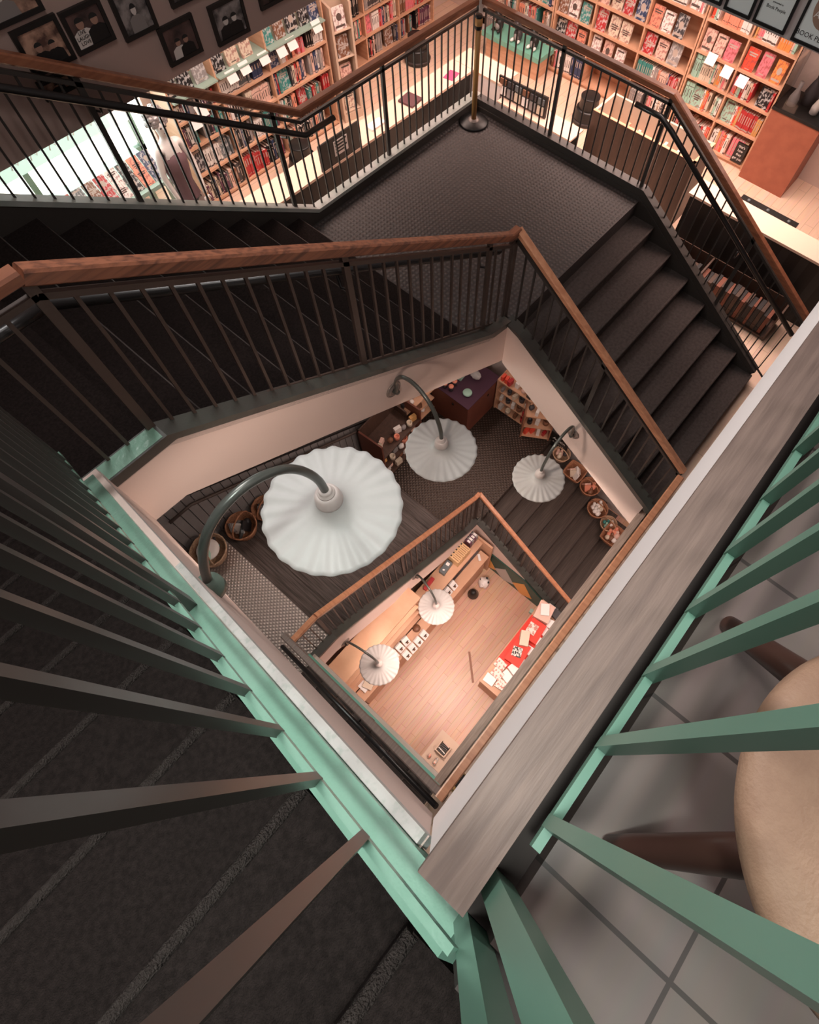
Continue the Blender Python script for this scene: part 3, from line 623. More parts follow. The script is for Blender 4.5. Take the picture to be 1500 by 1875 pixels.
# far right run
frR = Fr((7.3, 0, F2), (0, -1, 0), (1, 0, 0)); zsR = [.06, .40, .70, .98]
usR3 = [-5.6, -5.02, -4.46]; usR2 = [-4.43, -3.88, -3.20, -2.55]; usR1 = [-2.52, -2.0, -1.46]
bookcase('maple bookcase in the distance behind the stanchion and the dark toys', frR, usR3, zsR + [1.29], .32, M['shelf'], topz=1.6)
bookcase('long maple bookcase along the far right wall behind the landing rail', frR, usR2, zsR + [1.29], .32, M['shelf'], topz=1.6)
bookcase('maple bookcase at the far right full of red and pink books beside the glass case', frR, usR1, zsR + [1.29], .32, M['shelf'], topz=1.6)
for us, nm, pal in ((usR3, 'distant right bookcase', MIX), (usR2, 'long right bookcase', MIX), (usR1, 'red-toned right bookcase', ROM)):
    for i in range(len(us) - 1):
        bname = (['left bay', 'right bay'] if len(us) == 3 else bn)[i]
        for j, z in enumerate(zsR + [1.29]):
            if nm == 'long right bookcase' and j == 0 and i == 1: continue
            md = 'face' if (j == 3 and nm != 'distant right bookcase') or (nm == 'long right bookcase' and j in (1, 2) and i < 2 + (j == 2)) else 'mixed'
            if nm == 'red-toned right bookcase' and j == 3: pl = DISP
            else: pl = pal
            fill(frR, us[i] + .012, us[i+1] - .012, z, .27, .3, pl, '%s shelf, %s of the %s' % ((SH[:4] + ['top'])[j] if j < 4 else 'top', bname, nm), 'books in the ' + nm, md)
# shelf-edge cards
cards = [(frR, u, z, l) for u, z, l in ((-2.30, .98, 'under the second face-out book of the red-toned bookcase'), (-2.08, .93, 'middle white card of the red-toned bookcase'), (-1.88, .91, 'right white card of the red-toned bookcase'), (-4.0, 1.27, 'left card of the pair high on the long right bookcase'), (-3.82, 1.25, 'right card of the pair high on the long right bookcase'), (-3.62, 1.22, 'single card high on the long right bookcase'))] + \
        [(frL, u, z, l) for u, z, l in ((2.75, .93, 'lower left of the two cards behind the black pipe rail'), (2.86, 1.0, 'upper of the two cards behind the black pipe rail'), (3.30, 1.14, 'left card under the green shelf, middle bay'), (3.47, 1.15, 'pinkish card under the green shelf, middle bay'), (3.72, 1.14, 'right card under the green shelf, middle bay'), (3.95, 1.12, 'left card of the right bay'), (4.1, 1.13, 'second card of the right bay'), (4.46, 1.16, 'card at the right end of the green shelf'))]
for fr, u, z, l in cards:
    c = fr.p(u, -.05, z); mb = MB(); R3 = Matrix((fr.u, fr.d, Vector((0, 0, 1)))).transposed().to_4x4()
    mt = Matrix.Translation(c) @ R3 @ Matrix.Rotation(-.5, 4, 'X'); hw = .058
    mb.add([mt @ Vector(p) for p in [(-hw, -.001, -.055), (hw, -.001, -.055), (hw, .001, .055), (-hw, .001, .055), (-hw, .001, -.055), (hw, .001, -.055), (hw, .003, .055), (-hw, .003, .055)]], [(0,1,2,3),(7,6,5,4),(0,4,5,1),(1,5,6,2),(2,6,7,3),(3,7,4,0)])
    solo('shelf_card', mb, M['white'], 'white review card: ' + l, 'card', 'white review cards on the shelf edges')
# black book with big white lettering, low in the red-toned bookcase
bt = thing('book', "black book with large white title lettering on the bottom shelf at the far right", 'book', frR.p(-1.56, -.01, .065))
part('cover', frR.box(MB(), -1.63, -1.49, -.01, .014, .065, .30), M['black'], bt)
for i, s_ in enumerate(["that's", 'how', 'they', 'get you']):
    text('title', s_, .045, frR.p(-1.56, -.012, .265 - i * .048), (0, -1, 0), (0, 0, 1), M['white'], bt, squeeze=.85)
# narrow pale spinner rack between the two left bookcases
sp = thing('spinner_rack', 'narrow pale cardboard display rack with angled side pockets between the left bookcases', 'display rack', (4.78, 5.62, F2))
part('body', MB().prism([(4.66, 5.60), (4.92, 5.55), (4.98, 5.75), (4.72, 5.80)], 2, F2, F2 + .1), M['shelf_pale'], sp)
part('side_board', MB().prism([(4.655, 5.60), (4.68, 5.595), (4.74, 5.80), (4.715, 5.805)], 2, F2 + .1, F2 + 1.25), M['shelf_pale'], sp)
part('side_board', MB().prism([(4.90, 5.555), (4.925, 5.55), (4.985, 5.75), (4.96, 5.755)], 2, F2 + .1, F2 + 1.25), M['shelf_pale'], sp)
part('back_board', MB().prism([(4.70, 5.79), (4.98, 5.735), (4.985, 5.75), (4.705, 5.805)], 2, F2 + .1, F2 + 1.25), M['shelf_pale'], sp)
frS = Fr((4.79, 5.585, F2), Vector((.28, -.054, 0)).normalized(), Vector((.054, .28, 0)).normalized())
for i, z in enumerate((.12, .42, .72, 1.0)):
    part('pocket', MB().prism([(4.68, 5.60), (4.90, 5.558), (4.95, 5.74), (4.73, 5.78)], 2, F2 + z - .01, F2 + z), M['shelf_pale'], sp)
    put_book(frS, .0, .02, z + .002, (.15, .02, .21), face_mesh(['cream', 'blush', 'brown', 'white'][i], i), '%s paperback on the %s level of the pale narrow display rack' % (['cream', 'blush', 'brown', 'white'][i], SH[i]), 'paperbacks in the pale rack', back=.15)

# ------------------------------------------------------------------ shop floor furniture between rail and shelves
def guard(label, lo, hi, face_axis, ledge):
    t = thing('display_counter', label, 'counter', lo); part('front', MB().box(lo, hi), M['slat'] if face_axis == 1 else M['slat_x'], t); part('top_board', MB().box(*ledge), M['ledge_top'], t); return t
guard('black slatted counter with a maple ledge behind the left outer railing', (2.38, 4.36, F2), (5.55, 4.58, 4.93), 1, ((2.36, 4.34, 4.93), (5.57, 4.64, 4.955)))
guard('black slatted counter with a maple ledge at the right behind the stair handrail', (5.53, -.9, F2), (5.72, 1.44, 4.93), 0, ((5.50, -.9, 4.93), (5.78, 1.46, 4.955)))
guard('black slatted counter end below the postcard rack', (5.53, 2.92, F2), (5.72, 3.9, 4.80), 0, ((5.50, 2.90, 4.80), (5.76, 3.92, 4.82)))
t = thing('display_cabinet', 'white side panel cabinet at the far corner behind the stanchion', 'cabinet', (5.6, 4.2, F2))
part('body', MB().box((5.58, 3.95, F2), (5.86, 4.62, 4.93)), M['drywall_grey'], t); part('top_board', MB().box((5.575, 3.93, 4.93), (5.88, 4.64, 4.955)), M['ledge_top'], t)
t = thing('postcard_rack', 'black rack of small photo cards on the counter end right of the stanchion', 'rack', (5.6, 3.65, 4.82))
part('board', MB().prism([(3.32, 4.83), (3.99, 4.82), (3.99, 5.03), (3.32, 5.06)], 0, 5.60, 5.62), M['black'], t)
for i in range(6):
    y = 3.92 - i * .105; part('photo_card', MB().box((5.585, y - .04, 4.85), (5.6, y + .04, 4.94)), [M['white'], M['bk_grey'], M['bk_cream']][i % 3], t); part('photo_card', MB().box((5.585, y - .04, 4.96), (5.6, y + .04, 5.02)), [M['bk_brown'], M['bk_charcoal'], M['bk_slate']][i % 3], t)
t = thing('sign_board', 'black sign board with a pale lettered label standing on the left ledge', 'sign', (3.5, 4.37, 4.955))
part('board', MB().box((3.23, 4.345, 4.955), (3.78, 4.36, 5.225)), M['black'], t)
lp = part('label_panel', MB().box((3.42, 4.340, 5.03), (3.60, 4.345, 5.18)), M['drywall_grey'], t)
for i in range(4): part('lettering_bar', MB().box((3.435, 4.338, 5.155 - i * .032), (3.585 - .02 * (i % 2), 4.340, 5.170 - i * .032)), M['ink'], lp)
solo('book', MB().cbox((4.67, 4.48, 4.967), (.19, .19, .022), .12), M['plum'], 'dark plum square book lying on the left ledge', 'book')
solo('flyer', MB().cbox((5.32, 4.45, 4.958), (.17, .12, .004), .2), M['pink'], 'bright pink flyer lying on the ledge near the far corner', 'paper')
solo('tray', MB().box((4.02, 4.42, 4.956), (4.22, 4.52, 4.975)), M['white'], 'white paper tray lying on the left ledge beside the sign board', 'tray')
def kick_stool(label, x, y, r=.17):
    t = thing('step_stool', label, 'stool', (x, y, F2), 'round black step stools')
    part('base', MB().lathe([(0, .0), (r, .0), (r + .005, .02), (r, .05), (r - .012, .13), (r - .02, .16), (r - .02, .17), (0, .17)], (x, y, F2), 36), M['black'], t)
    part('upper_step', MB().lathe([(r - .045, .17), (r - .055, .28), (r - .05, .30), (r - .05, .315), (r - .06, .32), (0, .32)], (x, y, F2), 36), M['black'], t)
    part('bumper_ring', MB().lathe([(r + .004, .035), (r + .012, .045), (r + .004, .058)], (x, y, F2), 36), M['bk_charcoal'], t)
    return t
kick_stool('round black step stool standing in front of the left bookcase', 3.74, 5.36); kick_stool('round black step stool near the far corner bookcase behind the wooden handrail', 6.25, 5.83); kick_stool('round black step stool at the right behind the landing rail', 6.78, 3.42)
# brown display bin behind the right rail
t = thing('display_bin', 'large dark brown veneer display bin with pale edges behind the right railing', 'display bin', (6.0, 2.2, F2))
part('front', MB().box((5.80, 1.60, F2), (5.83, 2.86, 5.04)), M['shelf_dark'], t); part('side', MB().box((5.83, 1.60, F2), (6.22, 1.63, 5.04)), M['shelf_dark'], t); part('side', MB().box((5.83, 2.83, F2), (6.22, 2.86, 5.04)), M['shelf_pale'], t)
part('back', MB().box((6.19, 1.63, F2), (6.22, 2.83, 5.04)), M['shelf_pale'], t); part('floor_board', MB().box((5.83, 1.63, F2 + .5), (6.19, 2.83, F2 + .52)), M['shelf_pale'], t)
part('edge_trim', MB().box((5.797, 1.598, 5.04), (6.222, 1.632, 5.045)).box((5.797, 1.598, 5.04), (5.833, 2.862, 5.045)), M['shelf'], t)
for i in range(7):
    b = MB().cbox((5.93 + .03 * (i % 3), 1.72 + i * .16, 4.83), (.14, .03, .20), random.uniform(-.2, .2))
    solo('book', b, M['bk_' + MIX[i]], '%s book standing in the brown display bin, %s from its right end' % (MIX[i], ORD[i]), 'book', 'books in the brown bin')
t = thing('bench', 'low black bench behind the slatted counter at the right', 'bench', (6.2, .78, F2))
part('seat', MB().box((6.0, .45, 4.55), (6.38, 1.12, 4.60)), M['black'], t); part('base', MB().box((6.03, .48, F2), (6.35, 1.09, 4.55)), M['black'], t)
for k, q in enumerate((.55, .8, 1.03)): part('bolt', MB().lathe([(0, .012), (.015, .01), (.018, 0)], (6.33, q, 4.60), 12), M['bk_slate'], t)
# glass case
t = thing('glass_case', 'glass display case with a terracotta base at the right edge', 'display case', (7.45, 1.1, F2))
part('base', MB().box((7.2, .86, F2), (7.66, 1.43, 5.03)), M['case_base'], t, 'terracotta coloured base')
part('rim', MB().box((7.19, .85, 5.03), (7.665, 1.44, 5.06)), M['black'], t)
gl = MB();
for lo, hi in (((7.2, .86, 5.06), (7.206, 1.43, 5.75)), ((7.2, 1.424, 5.06), (7.66, 1.43, 5.75)), ((7.2, .86, 5.06), (7.66, .866, 5.75))): gl.box(lo, hi)
part('glass', gl, M['glass'], t)
for i, (x, y, z, s_, m_) in enumerate(((7.35, 1.3, 5.06, .15, 'bk_grey'), (7.5, 1.18, 5.06, .22, 'bk_charcoal'), (7.38, 1.05, 5.06, .13, 'bk_white'), (7.6, 1.0, 5.06, .26, 'bk_slate'), (7.42, .93, 5.06, .12, 'bk_teal'))):
    b = MB().lathe([(0, 0), (s_*.34, 0), (s_*.36, s_*.5), (s_*.22, s_*.95), (s_*.14, s_*1.15), (s_*.16, s_*1.6), (0, s_*1.6)], (x, y, z + .001), 18)
    solo('figurine', b, M[m_], '%s rounded figurine inside the glass case' % m_[3:], 'figurine', 'figurines in the glass case')
# under-stair low bookcase facing the right flight
frU = Fr((5.10, 0, F2), (0, -1, 0), (1, 0, 0))
bookcase('low dark bookcase in the shadow beyond the right flight, packed with orange and black spines', frU, [-1.75, -.9, -.02], [.04], .3, M['shelf_dark'], topz=.34)
bb = {k_: MB().box((-.5, 0, 0), (.5, 1, 1)).box((-.3, -.02, .1), (.3, 0, .25)).mesh('book', mat('shaded_spine_' + k_, c_, .6)) for k_, c_ in (('terra', (.16, .045, .022)), ('black', (.012, .01, .01)), ('umber', (.06, .03, .018)))}  # shade is put into these book spine colours; pages left out
for k, (a, b_) in enumerate(((-1.74, -.91), (-.89, -.03))):
    u = a
    n = 0
    while u < b_ - .05:
        kk = ['terra', 'black', 'umber', 'black', 'terra', 'umber', 'black'][n % 7]; wd = random.uniform(.028, .05)
        BOOKS.append((bb[kk], Matrix.Translation(frU.p(u + wd/2, .02, .045)) @ Matrix.Rotation(-PI/2, 4, 'Z') @ Matrix.Diagonal((wd, .16, random.uniform(.22, .27), 1)), '%s shade-darkened book, %s along the %s of the low dark bookcase' % ({'terra': 'terracotta', 'black': 'black', 'umber': 'dark brown'}[kk], ORD[n % 20], ['left half', 'right half'][k]), 'books in the low dark bookcase', frU.p(u, 0, .2)))
        u += wd + .004; n += 1
# plush toys on the far floor
for i, (x, y, m_, lab) in enumerate(((7.1, 5.13, 'black', 'black plush cat sitting before the distant bookcase, leftmost of the toys'), (7.08, 4.80, 'bk_charcoal', 'dark plush toy with light paws, middle of the toys by the distant bookcase'), (7.1, 4.55, 'black', 'black plush toy with a striped belly, right of the toys by the distant bookcase'))):
    t = thing('plush_toy', lab, 'toy', (x, y, F2 + .3))
    part('body', MB().blob((x, y, 4.58), (.06, .06, .08)).blob((x - .03, y, 4.70), (.05, .05, .05)).blob((x - .05, y - .03, 4.745), (.015, .012, .025)).blob((x - .05, y + .03, 4.745), (.015, .012, .025)), M[m_], t)
    for sy in (-1, 1): part('paw', MB().blob((x - .06, y + sy * .045, 4.53), (.04, .02, .02)), M['white'] if i else M['black'], t)
    part('belly', MB().blob((x - .035, y, 4.57), (.032, .04, .05)), M['bk_grey'], t)
solo('toy_shelf', MB().box((6.95, 4.35, 4.44), (7.29, 5.3, 4.50)), M['teal'], 'turquoise ledge carrying the dark plush toys', 'shelf')
solo('toy_shelf_support', MB().box((7.0, 4.40, F2), (7.28, 5.25, 4.44)), M['shelf'], 'maple plinth under the turquoise toy ledge', 'plinth')
# stanchion
t = thing('stanchion', 'gold pole stanchion with a round black base on the landing corner', 'stanchion', (4.32, 3.33, LB))
part('base', MB().lathe([(0, 0), (.135, 0), (.14, .01), (.13, .022), (.06, .034), (0, .036)], (4.32, 3.33, LB), 48), M['black'], t)
part('base_cap', MB().lathe([(.055, .030), (.05, .04), (.03, .046), (0, .046)], (4.32, 3.33, LB), 32), M['rosette'], t)
part('pole', MB().lathe([(0, .04), (.0235, .04), (.0235, .80), (0, .80)], (4.32, 3.33, LB), 28), M['brass'], t)
part('belt_head', MB().lathe([(0, .80), (.029, .80), (.031, .81), (.031, .895), (.026, .905), (0, .905)], (4.32, 3.33, LB), 28), M['black'], t)
part('belt_clip', MB().cbox((4.355, 3.315, LB + .86), (.02, .035, .045), .4), M['black'], t)
part('belt_trim', MB().lathe([(.0318, .83), (.0318, .885), (.0312, .885)], (4.32, 3.33, LB), 28), M['brass'], t)
# notice wrapped round the corner post of the outer railing
solo('notice', MB().box((4.49, 3.462, LB + .66), (4.60, 3.468, LB + .95)), M['white'], 'white paper notice fixed to the corner post above the stanchion', 'notice')

# ------------------------------------------------------------------ pictures on the bulkheads
def picture(label, x0, x1, z0, z1, bg, fig, txt=None, mirror=False):
    t = thing('framed_photo', label, 'picture', ((x0 + x1) / 2, 3.6, z0)); f = .022; y = 3.582
    part('frame', MB().box((x0, y, z0), (x1, 3.6, z0 + f)).box((x0, y, z1 - f), (x1, 3.6, z1)).box((x0, y, z0 + f), (x0 + f, 3.6, z1 - f)).box((x1 - f, y, z0 + f), (x1, 3.6, z1 - f)), M['frame'], t)
    ph = part('photo', MB().box((x0 + f, 3.588, z0 + f), (x1 - f, 3.6, z1 - f)), bg, t)
    W_, H_ = x1 - x0 - 2 * f, z1 - z0 - 2 * f
    for i, (u, s_, m1, m2) in enumerate(fig):
        cx = x0 + f + u * W_; zb = z0 + f
        pts = [(cx - s_*.30*W_, zb), (cx + s_*.30*W_, zb), (cx + s_*.27*W_, zb + .34*H_*s_), (cx + s_*.12*W_, zb + .44*H_*s_), (cx - s_*.12*W_, zb + .44*H_*s_), (cx - s_*.27*W_, zb + .34*H_*s_)]
        part('torso_print', MB().prism(pts, 1, 3.5868 - i*.0004, 3.588), m1, ph)
        hd = [(cx + .10*W_*s_*math.cos(a*PI/8), zb + .57*H_*s_ + .135*H_*s_*math.sin(a*PI/8)) for a in range(16)]
        part('head_print', MB().prism(hd, 1, 3.5864 - i*.0004, 3.588), m2, ph)
        hr = [(cx + .115*W_*s_*math.cos(a*PI/8), zb + .62*H_*s_ + .125*H_*s_*math.sin(a*PI/8)) for a in range(9)]
        part('hair_print', MB().prism(hr, 1, 3.5860 - i*.0004, 3.588), M['ink'], ph)
    if txt:
        for i, s_ in enumerate(txt): text('lettering', s_, .023, (x0 + f + .25 * W_, 3.5850, z0 + .088 - .023 * i), (1, 0, 0), (0, 0, 1), M['ink'], ph)
    return t
bw = mat('old_print', (.06, .052, .052), .5, var=(.34, .30, .29), scale=14, lo=.4, hi=.6); colp = mat('colour_print', (.10, .05, .04), .5, var=(.60, .36, .26), scale=12, lo=.42, hi=.6); drk = mat('dark_print', (.035, .022, .022), .5, var=(.16, .09, .08), scale=10)
sk, wt, bk, gy = mat('print_skin', (.42, .24, .18), .6), mat('print_white', (.75, .68, .64), .6), mat('print_black', (.012, .01, .01), .6), mat('print_grey', (.28, .25, .24), .6)
picture('framed colour photo of people at a table, large, crossed by the wooden handrail', 1.03, 1.27, 7.105, 7.31, colp, [(.35, .9, bk, sk), (.7, .8, bk, sk)])
picture('framed dark photo of two people, one in a white shirt with black lettering', 1.285, 1.51, 7.105, 7.30, drk, [(.30, 1.15, wt, sk), (.74, 1.1, bk, sk)], ['LIVE', 'LAUGH', 'LOVE'])
picture('framed grey photo of a seated person, third along the picture wall', 1.555, 1.765, 7.065, 7.30, bw, [(.5, .9, gy, wt)])
picture('framed photo of two people before bookshelves, lowest on the picture wall', 1.745, 1.98, 6.86, 7.06, drk, [(.38, .85, wt, sk), (.66, .85, bk, sk)])
picture('framed grey photo of two people in jackets near the right end of the picture wall', 2.09, 2.335, 6.835, 7.045, bw, [(.35, .9, bk, wt), (.66, .9, bk, wt)])
picture('framed photo at the right end of the picture wall, cut by the frame top', 2.45, 2.70, 6.90, 7.12, drk, [(.5, .9, bk, gy)])
picture('framed photo at the top left corner of the picture wall', .97, 1.24, 7.335, 7.55, colp, [(.35, .9, gy, wt)])
picture('framed photo above the low picture at the top edge of the wall', 1.88, 2.12, 7.11, 7.32, bw, [(.5, .9, bk, sk)])
picture('narrow framed photo peeking under the handrail at the left', 1.02, 1.20, 6.99, 7.085, colp, [(.5, .9, bk, sk)])
def certificate(label, y0, y1, z0, z1, lines, big=None):
    t = thing('framed_certificate', label, 'picture', (4.65, (y0 + y1) / 2, z0)); f = .018; x = 4.632
    part('frame', MB().box((x, y1, z0), (4.65, y0, z0 + f)).box((x, y1, z1 - f), (4.65, y0, z1)).box((x, y1, z0 + f), (4.65, y1 + f, z1 - f)).box((x, y0 - f, z0 + f), (4.65, y0, z1 - f)), M['frame'], t)
    sh = part('sheet', MB().box((4.638, y1 + f, z0 + f), (4.65, y0 - f, z1 - f)), M['matboard'], t)
    for s_, z, sz, m_ in lines: text('lettering', s_, sz, (4.6372, (y0 + y1) / 2, z), (0, -1, 0), (0, 0, 1), m_, sh)
    if big:
        part('seal_print', MB().add([(4.6374, (y0 + y1)/2 + .09*math.cos(a*PI/12), big + .11*math.sin(a*PI/12)) for a in range(24)], [tuple(range(24))]), mat('seal', (.36, .22, .16), .6), sh)
certificate('framed grey certificate at the left of the right wall, mostly above the frame', 1.72, 1.545, 6.86, 7.15, [])
certificate('framed grey certificate with small typed lines, second on the right wall', 1.52, 1.325, 6.855, 7.15, [('Award', 6.985, .022, M['ink'])])
certificate('framed grey certificate with red and black lettering, third on the right wall', 1.305, 1.075, 6.855, 7.16, [('SUN', 7.065, .05, M['ink_red']), ('Book People', 6.965, .026, M['ink']), ('presented to', 6.995, .014, M['ink'])])
certificate('framed grey poster lettered BOOK PEOPLE with a brown seal at the right edge', 1.025, .74, 6.85, 7.20, [('BOOK PEOPLE', 6.905, .040, M['ink']), ('Austin', 7.02, .055, M['white']), ('BEST OF', 7.06, .025, M['ink'])], 7.06)

# ------------------------------------------------------------------ street window at the left
b = MB().box((-1.4, 6.42, F2), (2.5, 6.5, 4.6)).box((-1.4, 6.42, 6.6), (2.5, 6.5, 6.8)); struct('wall_window', b, M['drywall'])
b = MB()
for x in (-1.4, -.1, 1.25, 2.44): b.box((x, 6.40, 4.6), (x + .06, 6.46, 6.6))
b.box((-1.4, 6.40, 4.6), (2.5, 6.46, 4.66)); struct('window_1', b, M['green'])
struct('window_2', MB().box((-1.4, 6.435, 4.66), (2.5, 6.44, 6.6)), M['glass'])
solo('street_daylight', MB().box((-2.5, 7.2, 3.5), (4.2, 7.25, 8.0)), M['sky'], 'blown-out white daylight outside the shop window at the left', 'sky')
area('window_daylight', (.9, 6.3, 5.7), (3.2, 1.6), 60, (.86, 1.0, .94), (-PI/2, 0, 0))
t = thing('window_poster', 'pale mint poster with white script hanging in the bright window', 'poster', (1.6, 6.38, 5.0))
part('sheet', MB().box((1.05, 6.385, 4.98), (2.25, 6.39, 5.22)), M['poster_mint'], t)
for i in range(5):
    x = 1.2 + i * .2; part('script_stroke', MB().tube([(x, 6.382, 5.06), (x + .03, 6.382, 5.14), (x + .07, 6.382, 5.08), (x + .11, 6.382, 5.15)], .007, 6), M['white'], t)
t = thing('window_sign', 'white sign with grey capital letters in the window beside the mannequin', 'sign', (2.2, 6.395, 4.95))
part('sheet', MB().box((2.05, 6.390, 4.95), (2.45, 6.399, 5.5)), M['poster_pale'], t)
text('lettering', 'YOUR', .12, (2.25, 6.387, 5.34), (1, 0, 0), (0, 0, 1), M['bk_grey'], t); text('lettering', 'MORE', .12, (2.25, 6.387, 5.22), (1, 0, 0), (0, 0, 1), M['bk_grey'], t)
t = thing('window_table', 'mint display table in front of the bright window', 'table', (1.4, 5.75, F2))
part('tabletop', MB().box((.2, 5.45, 4.86), (2.25, 6.1, 4.90)), M['mint'], t)
for x, y in ((.26, 5.5), (2.19, 5.5), (.26, 6.05), (2.19, 6.05)): part('leg', MB().box((x - .03, y - .03, F2), (x + .03, y + .03, 4.86)), M['mint'], t)
frT = Fr((0, 5.45, 4.9), (1, 0, 0), (0, 1, 0)); pc = ['crimson', 'charcoal', 'scarlet', 'slate', 'brown', 'crimson', 'white', 'black', 'salmon', 'navy']
for i in range(20):
    k = pc[i % 10]; row = i // 10
    put_book(frT, 1.02 + (i % 10) * .125 + row * .05, .05 + row * .2, .002, (.11, .03, .16), face_mesh(k, i % 4), '%s cover facing out on the window table, %s from the left in the %s row' % (k, ORD[i % 10], ['front', 'back'][row]), 'books on the window table', back=.75)

# mannequin with a tinsel wig
t = thing('mannequin', 'glossy grey mannequin with curly tinsel wig, plum vest and taupe skirt beside the window', 'mannequin', (2.13, 5.0, F2))
def skin(name, verts, edges, radii, m_, parent, sub=2):
    me = bpy.data.meshes.new(name); org = absloc(parent); me.from_pydata([Vector(v) - org for v in verts], edges, []); o = bpy.data.objects.new(name, me); C.objects.link(o); o.parent = parent
    md = o.modifiers.new('skin', 'SKIN'); me.skin_vertices[0].data[0].use_root = True
    for i, r in enumerate(radii): me.skin_vertices[0].data[i].radius = r if isinstance(r, tuple) else (r, r)
    md.use_smooth_shade = True; s2 = o.modifiers.new('sub', 'SUBSURF'); s2.levels = sub; s2.render_levels = sub; me.materials.append(m_); return o
mx, my = 2.13, 5.0
V = [(mx, my, 5.02), (mx, my, 5.18), (mx, my, 5.38), (mx, my, 5.50), (mx, my - .005, 5.58), (mx, my - .015, 5.68), (mx, my - .01, 5.76),
     (mx - .11, my, 5.50), (mx - .16, my - .01, 5.28), (mx - .14, my - .06, 5.08), (mx - .12, my - .07, 5.0),
     (mx + .11, my, 5.50), (mx + .16, my - .01, 5.28), (mx + .13, my - .08, 5.08), (mx + .11, my - .10, 5.0),
     (mx - .06, my, 4.90), (mx - .065, my, 4.6), (mx - .06, my + .01, 4.26), (mx + .06, my, 4.90), (mx + .065, my, 4.6), (mx + .06, my + .01, 4.26)]
Ed = [(0, 1), (1, 2), (2, 3), (3, 4), (4, 5), (5, 6), (3, 7), (7, 8), (8, 9), (9, 10), (3, 11), (11, 12), (12, 13), (13, 14), (0, 15), (15, 16), (16, 17), (0, 18), (18, 19), (19, 20)]
Rr = [(.11, .08), (.085, .065), (.11, .08), (.07, .05), .032, (.055, .065), .045, .042, .030, .022, .02, .042, .030, .022, .02, .07, .048, .03, .07, .048, .03]
body = skin('body', V, Ed, Rr, M['skin_grey'], t)
for s_ in (-1, 1):
    for k in range(5):
        a = (-.4 + .2 * k); hx, hy, hz = (mx - .12, my - .07, 4.99) if s_ < 0 else (mx + .11, my - .10, 4.99)
        L_ = .05 if 0 < k < 4 else .035
        part('finger', MB().tube([(hx + a * .05, hy - .01, hz - .005), (hx + a * .08, hy - .018, hz - L_ * .6), (hx + a * .08, hy - .03, hz - L_)], [.006, .0055, .004], 8), M['skin_grey'], t)
wig = MB()
for i in range(46):
    a = random.uniform(0, 2 * PI); q = random.uniform(-.35, 1.)
    rr = .085 * math.sqrt(max(.05, 1 - q * q)); wig.blob((mx + rr * math.cos(a), my + .015 + rr * math.sin(a) * (1 if math.sin(a) > -.3 else .6), 5.73 + q * .085), .028, n=4, jit=.2)
part('wig', wig, M['hair_grey'], t)
part('nose', MB().blob((mx, my - .082, 5.675), (.008, .014, .014), n=5), M['skin_grey'], t)
part('mouth', MB().blob((mx, my - .074, 5.648), (.017, .005, .005), n=5), M['top_plum'], t)
for s_ in (-1, 1): part('eye', MB().blob((mx + s_ * .024, my - .07, 5.695), (.011, .006, .007), n=5), M['ink'], t)
part('vest', MB().lathe([(.118, 0), (.095, .14), (.118, .30), (.125, .38), (.10, .44), (.06, .465)], (mx, my, 5.0), 28, flute=lambda r, z, a: (r * (1 - .22 * abs(math.sin(a))), z)), M['top_plum'], t)
part('skirt', MB().lathe([(.115, .78), (.14, .68), (.17, .45), (.20, .22), (.195, .22), (.11, .76)], (mx, my, F2), 40, flute=lambda r, z, a: (r * (1 - .2 * abs(math.sin(a))) + .008 * math.cos(9 * a), z)), M['skirt'], t)
part('stand', MB().lathe([(0, 0), (.16, 0), (.16, .012), (.02, .02), (.015, .06), (0, .06)], (mx, my, F2), 32), M['black'], t)

# ------------------------------------------------------------------ lower landing: cabinet, shelves, baskets
t = thing('cabinet', 'cherry cabinet with a dark purple cloth top on the brown landing', 'cabinet', (4.1, 3.0, LB - H))
part('body', MB().cbox((3.99, 2.97, 1.2 + .34), (.72, .68, .68), .0), M['cabinet'], t); part('cloth_top', MB().cbox((3.99, 2.97, 1.886), (.74, .70, .012), .0), M['purple'], t)
part('keyhole', MB().cbox((4.1, 2.625, 1.72), (.03, .012, .03)), M['black'], t); part('keyhole', MB().cbox((3.62, 2.9, 1.75), (.012, .03, .03)), M['black'], t)
zt = 1.893
for i, (x, y) in enumerate(((3.70, 3.12), (3.80, 3.14), (3.72, 3.02), (3.82, 3.04))):
    tt = thing('candle', 'orange-lidded dark jar candle, %s of the four on the purple cloth' % ['back left', 'back right', 'front left', 'front right'][i], 'candle', (x, y, zt), 'jar candles on the purple cloth')
    part('jar', MB().lathe([(0, 0), (.036, 0), (.038, .07), (.034, .078), (0, .078)], (x, y, zt), 20), M['bk_charcoal'], tt); part('lid', MB().lathe([(.036, .078), (.038, .09), (0, .092)], (x, y, zt), 20), M['bk_salmon'], tt)
b = MB().cbox((3.98, 3.08, zt + .06), (.13, .13, .12), .1); solo('gift_box', b, M['bk_mint'], 'stack of mint green gift boxes on the purple cloth', 'box')
solo('bag', MB().blob((4.12, 2.9, zt + .055), (.06, .09, .055), n=8, jit=.15), M['shrink'], 'clear bag of pale sticks on the purple cloth', 'bag')
solo('gift_box', MB().cbox((4.2, 3.15, zt + .07), (.15, .15, .14), .0), M['bk_grey'], 'pale grey box at the back of the purple cloth', 'box')
solo('dish', MB().lathe([(0, 0), (.055, 0), (.07, .03), (.06, .05), (0, .045)], (3.82, 2.80, zt), 20), M['bk_mint'], 'round mint soap dish near the front corner of the purple cloth', 'dish')
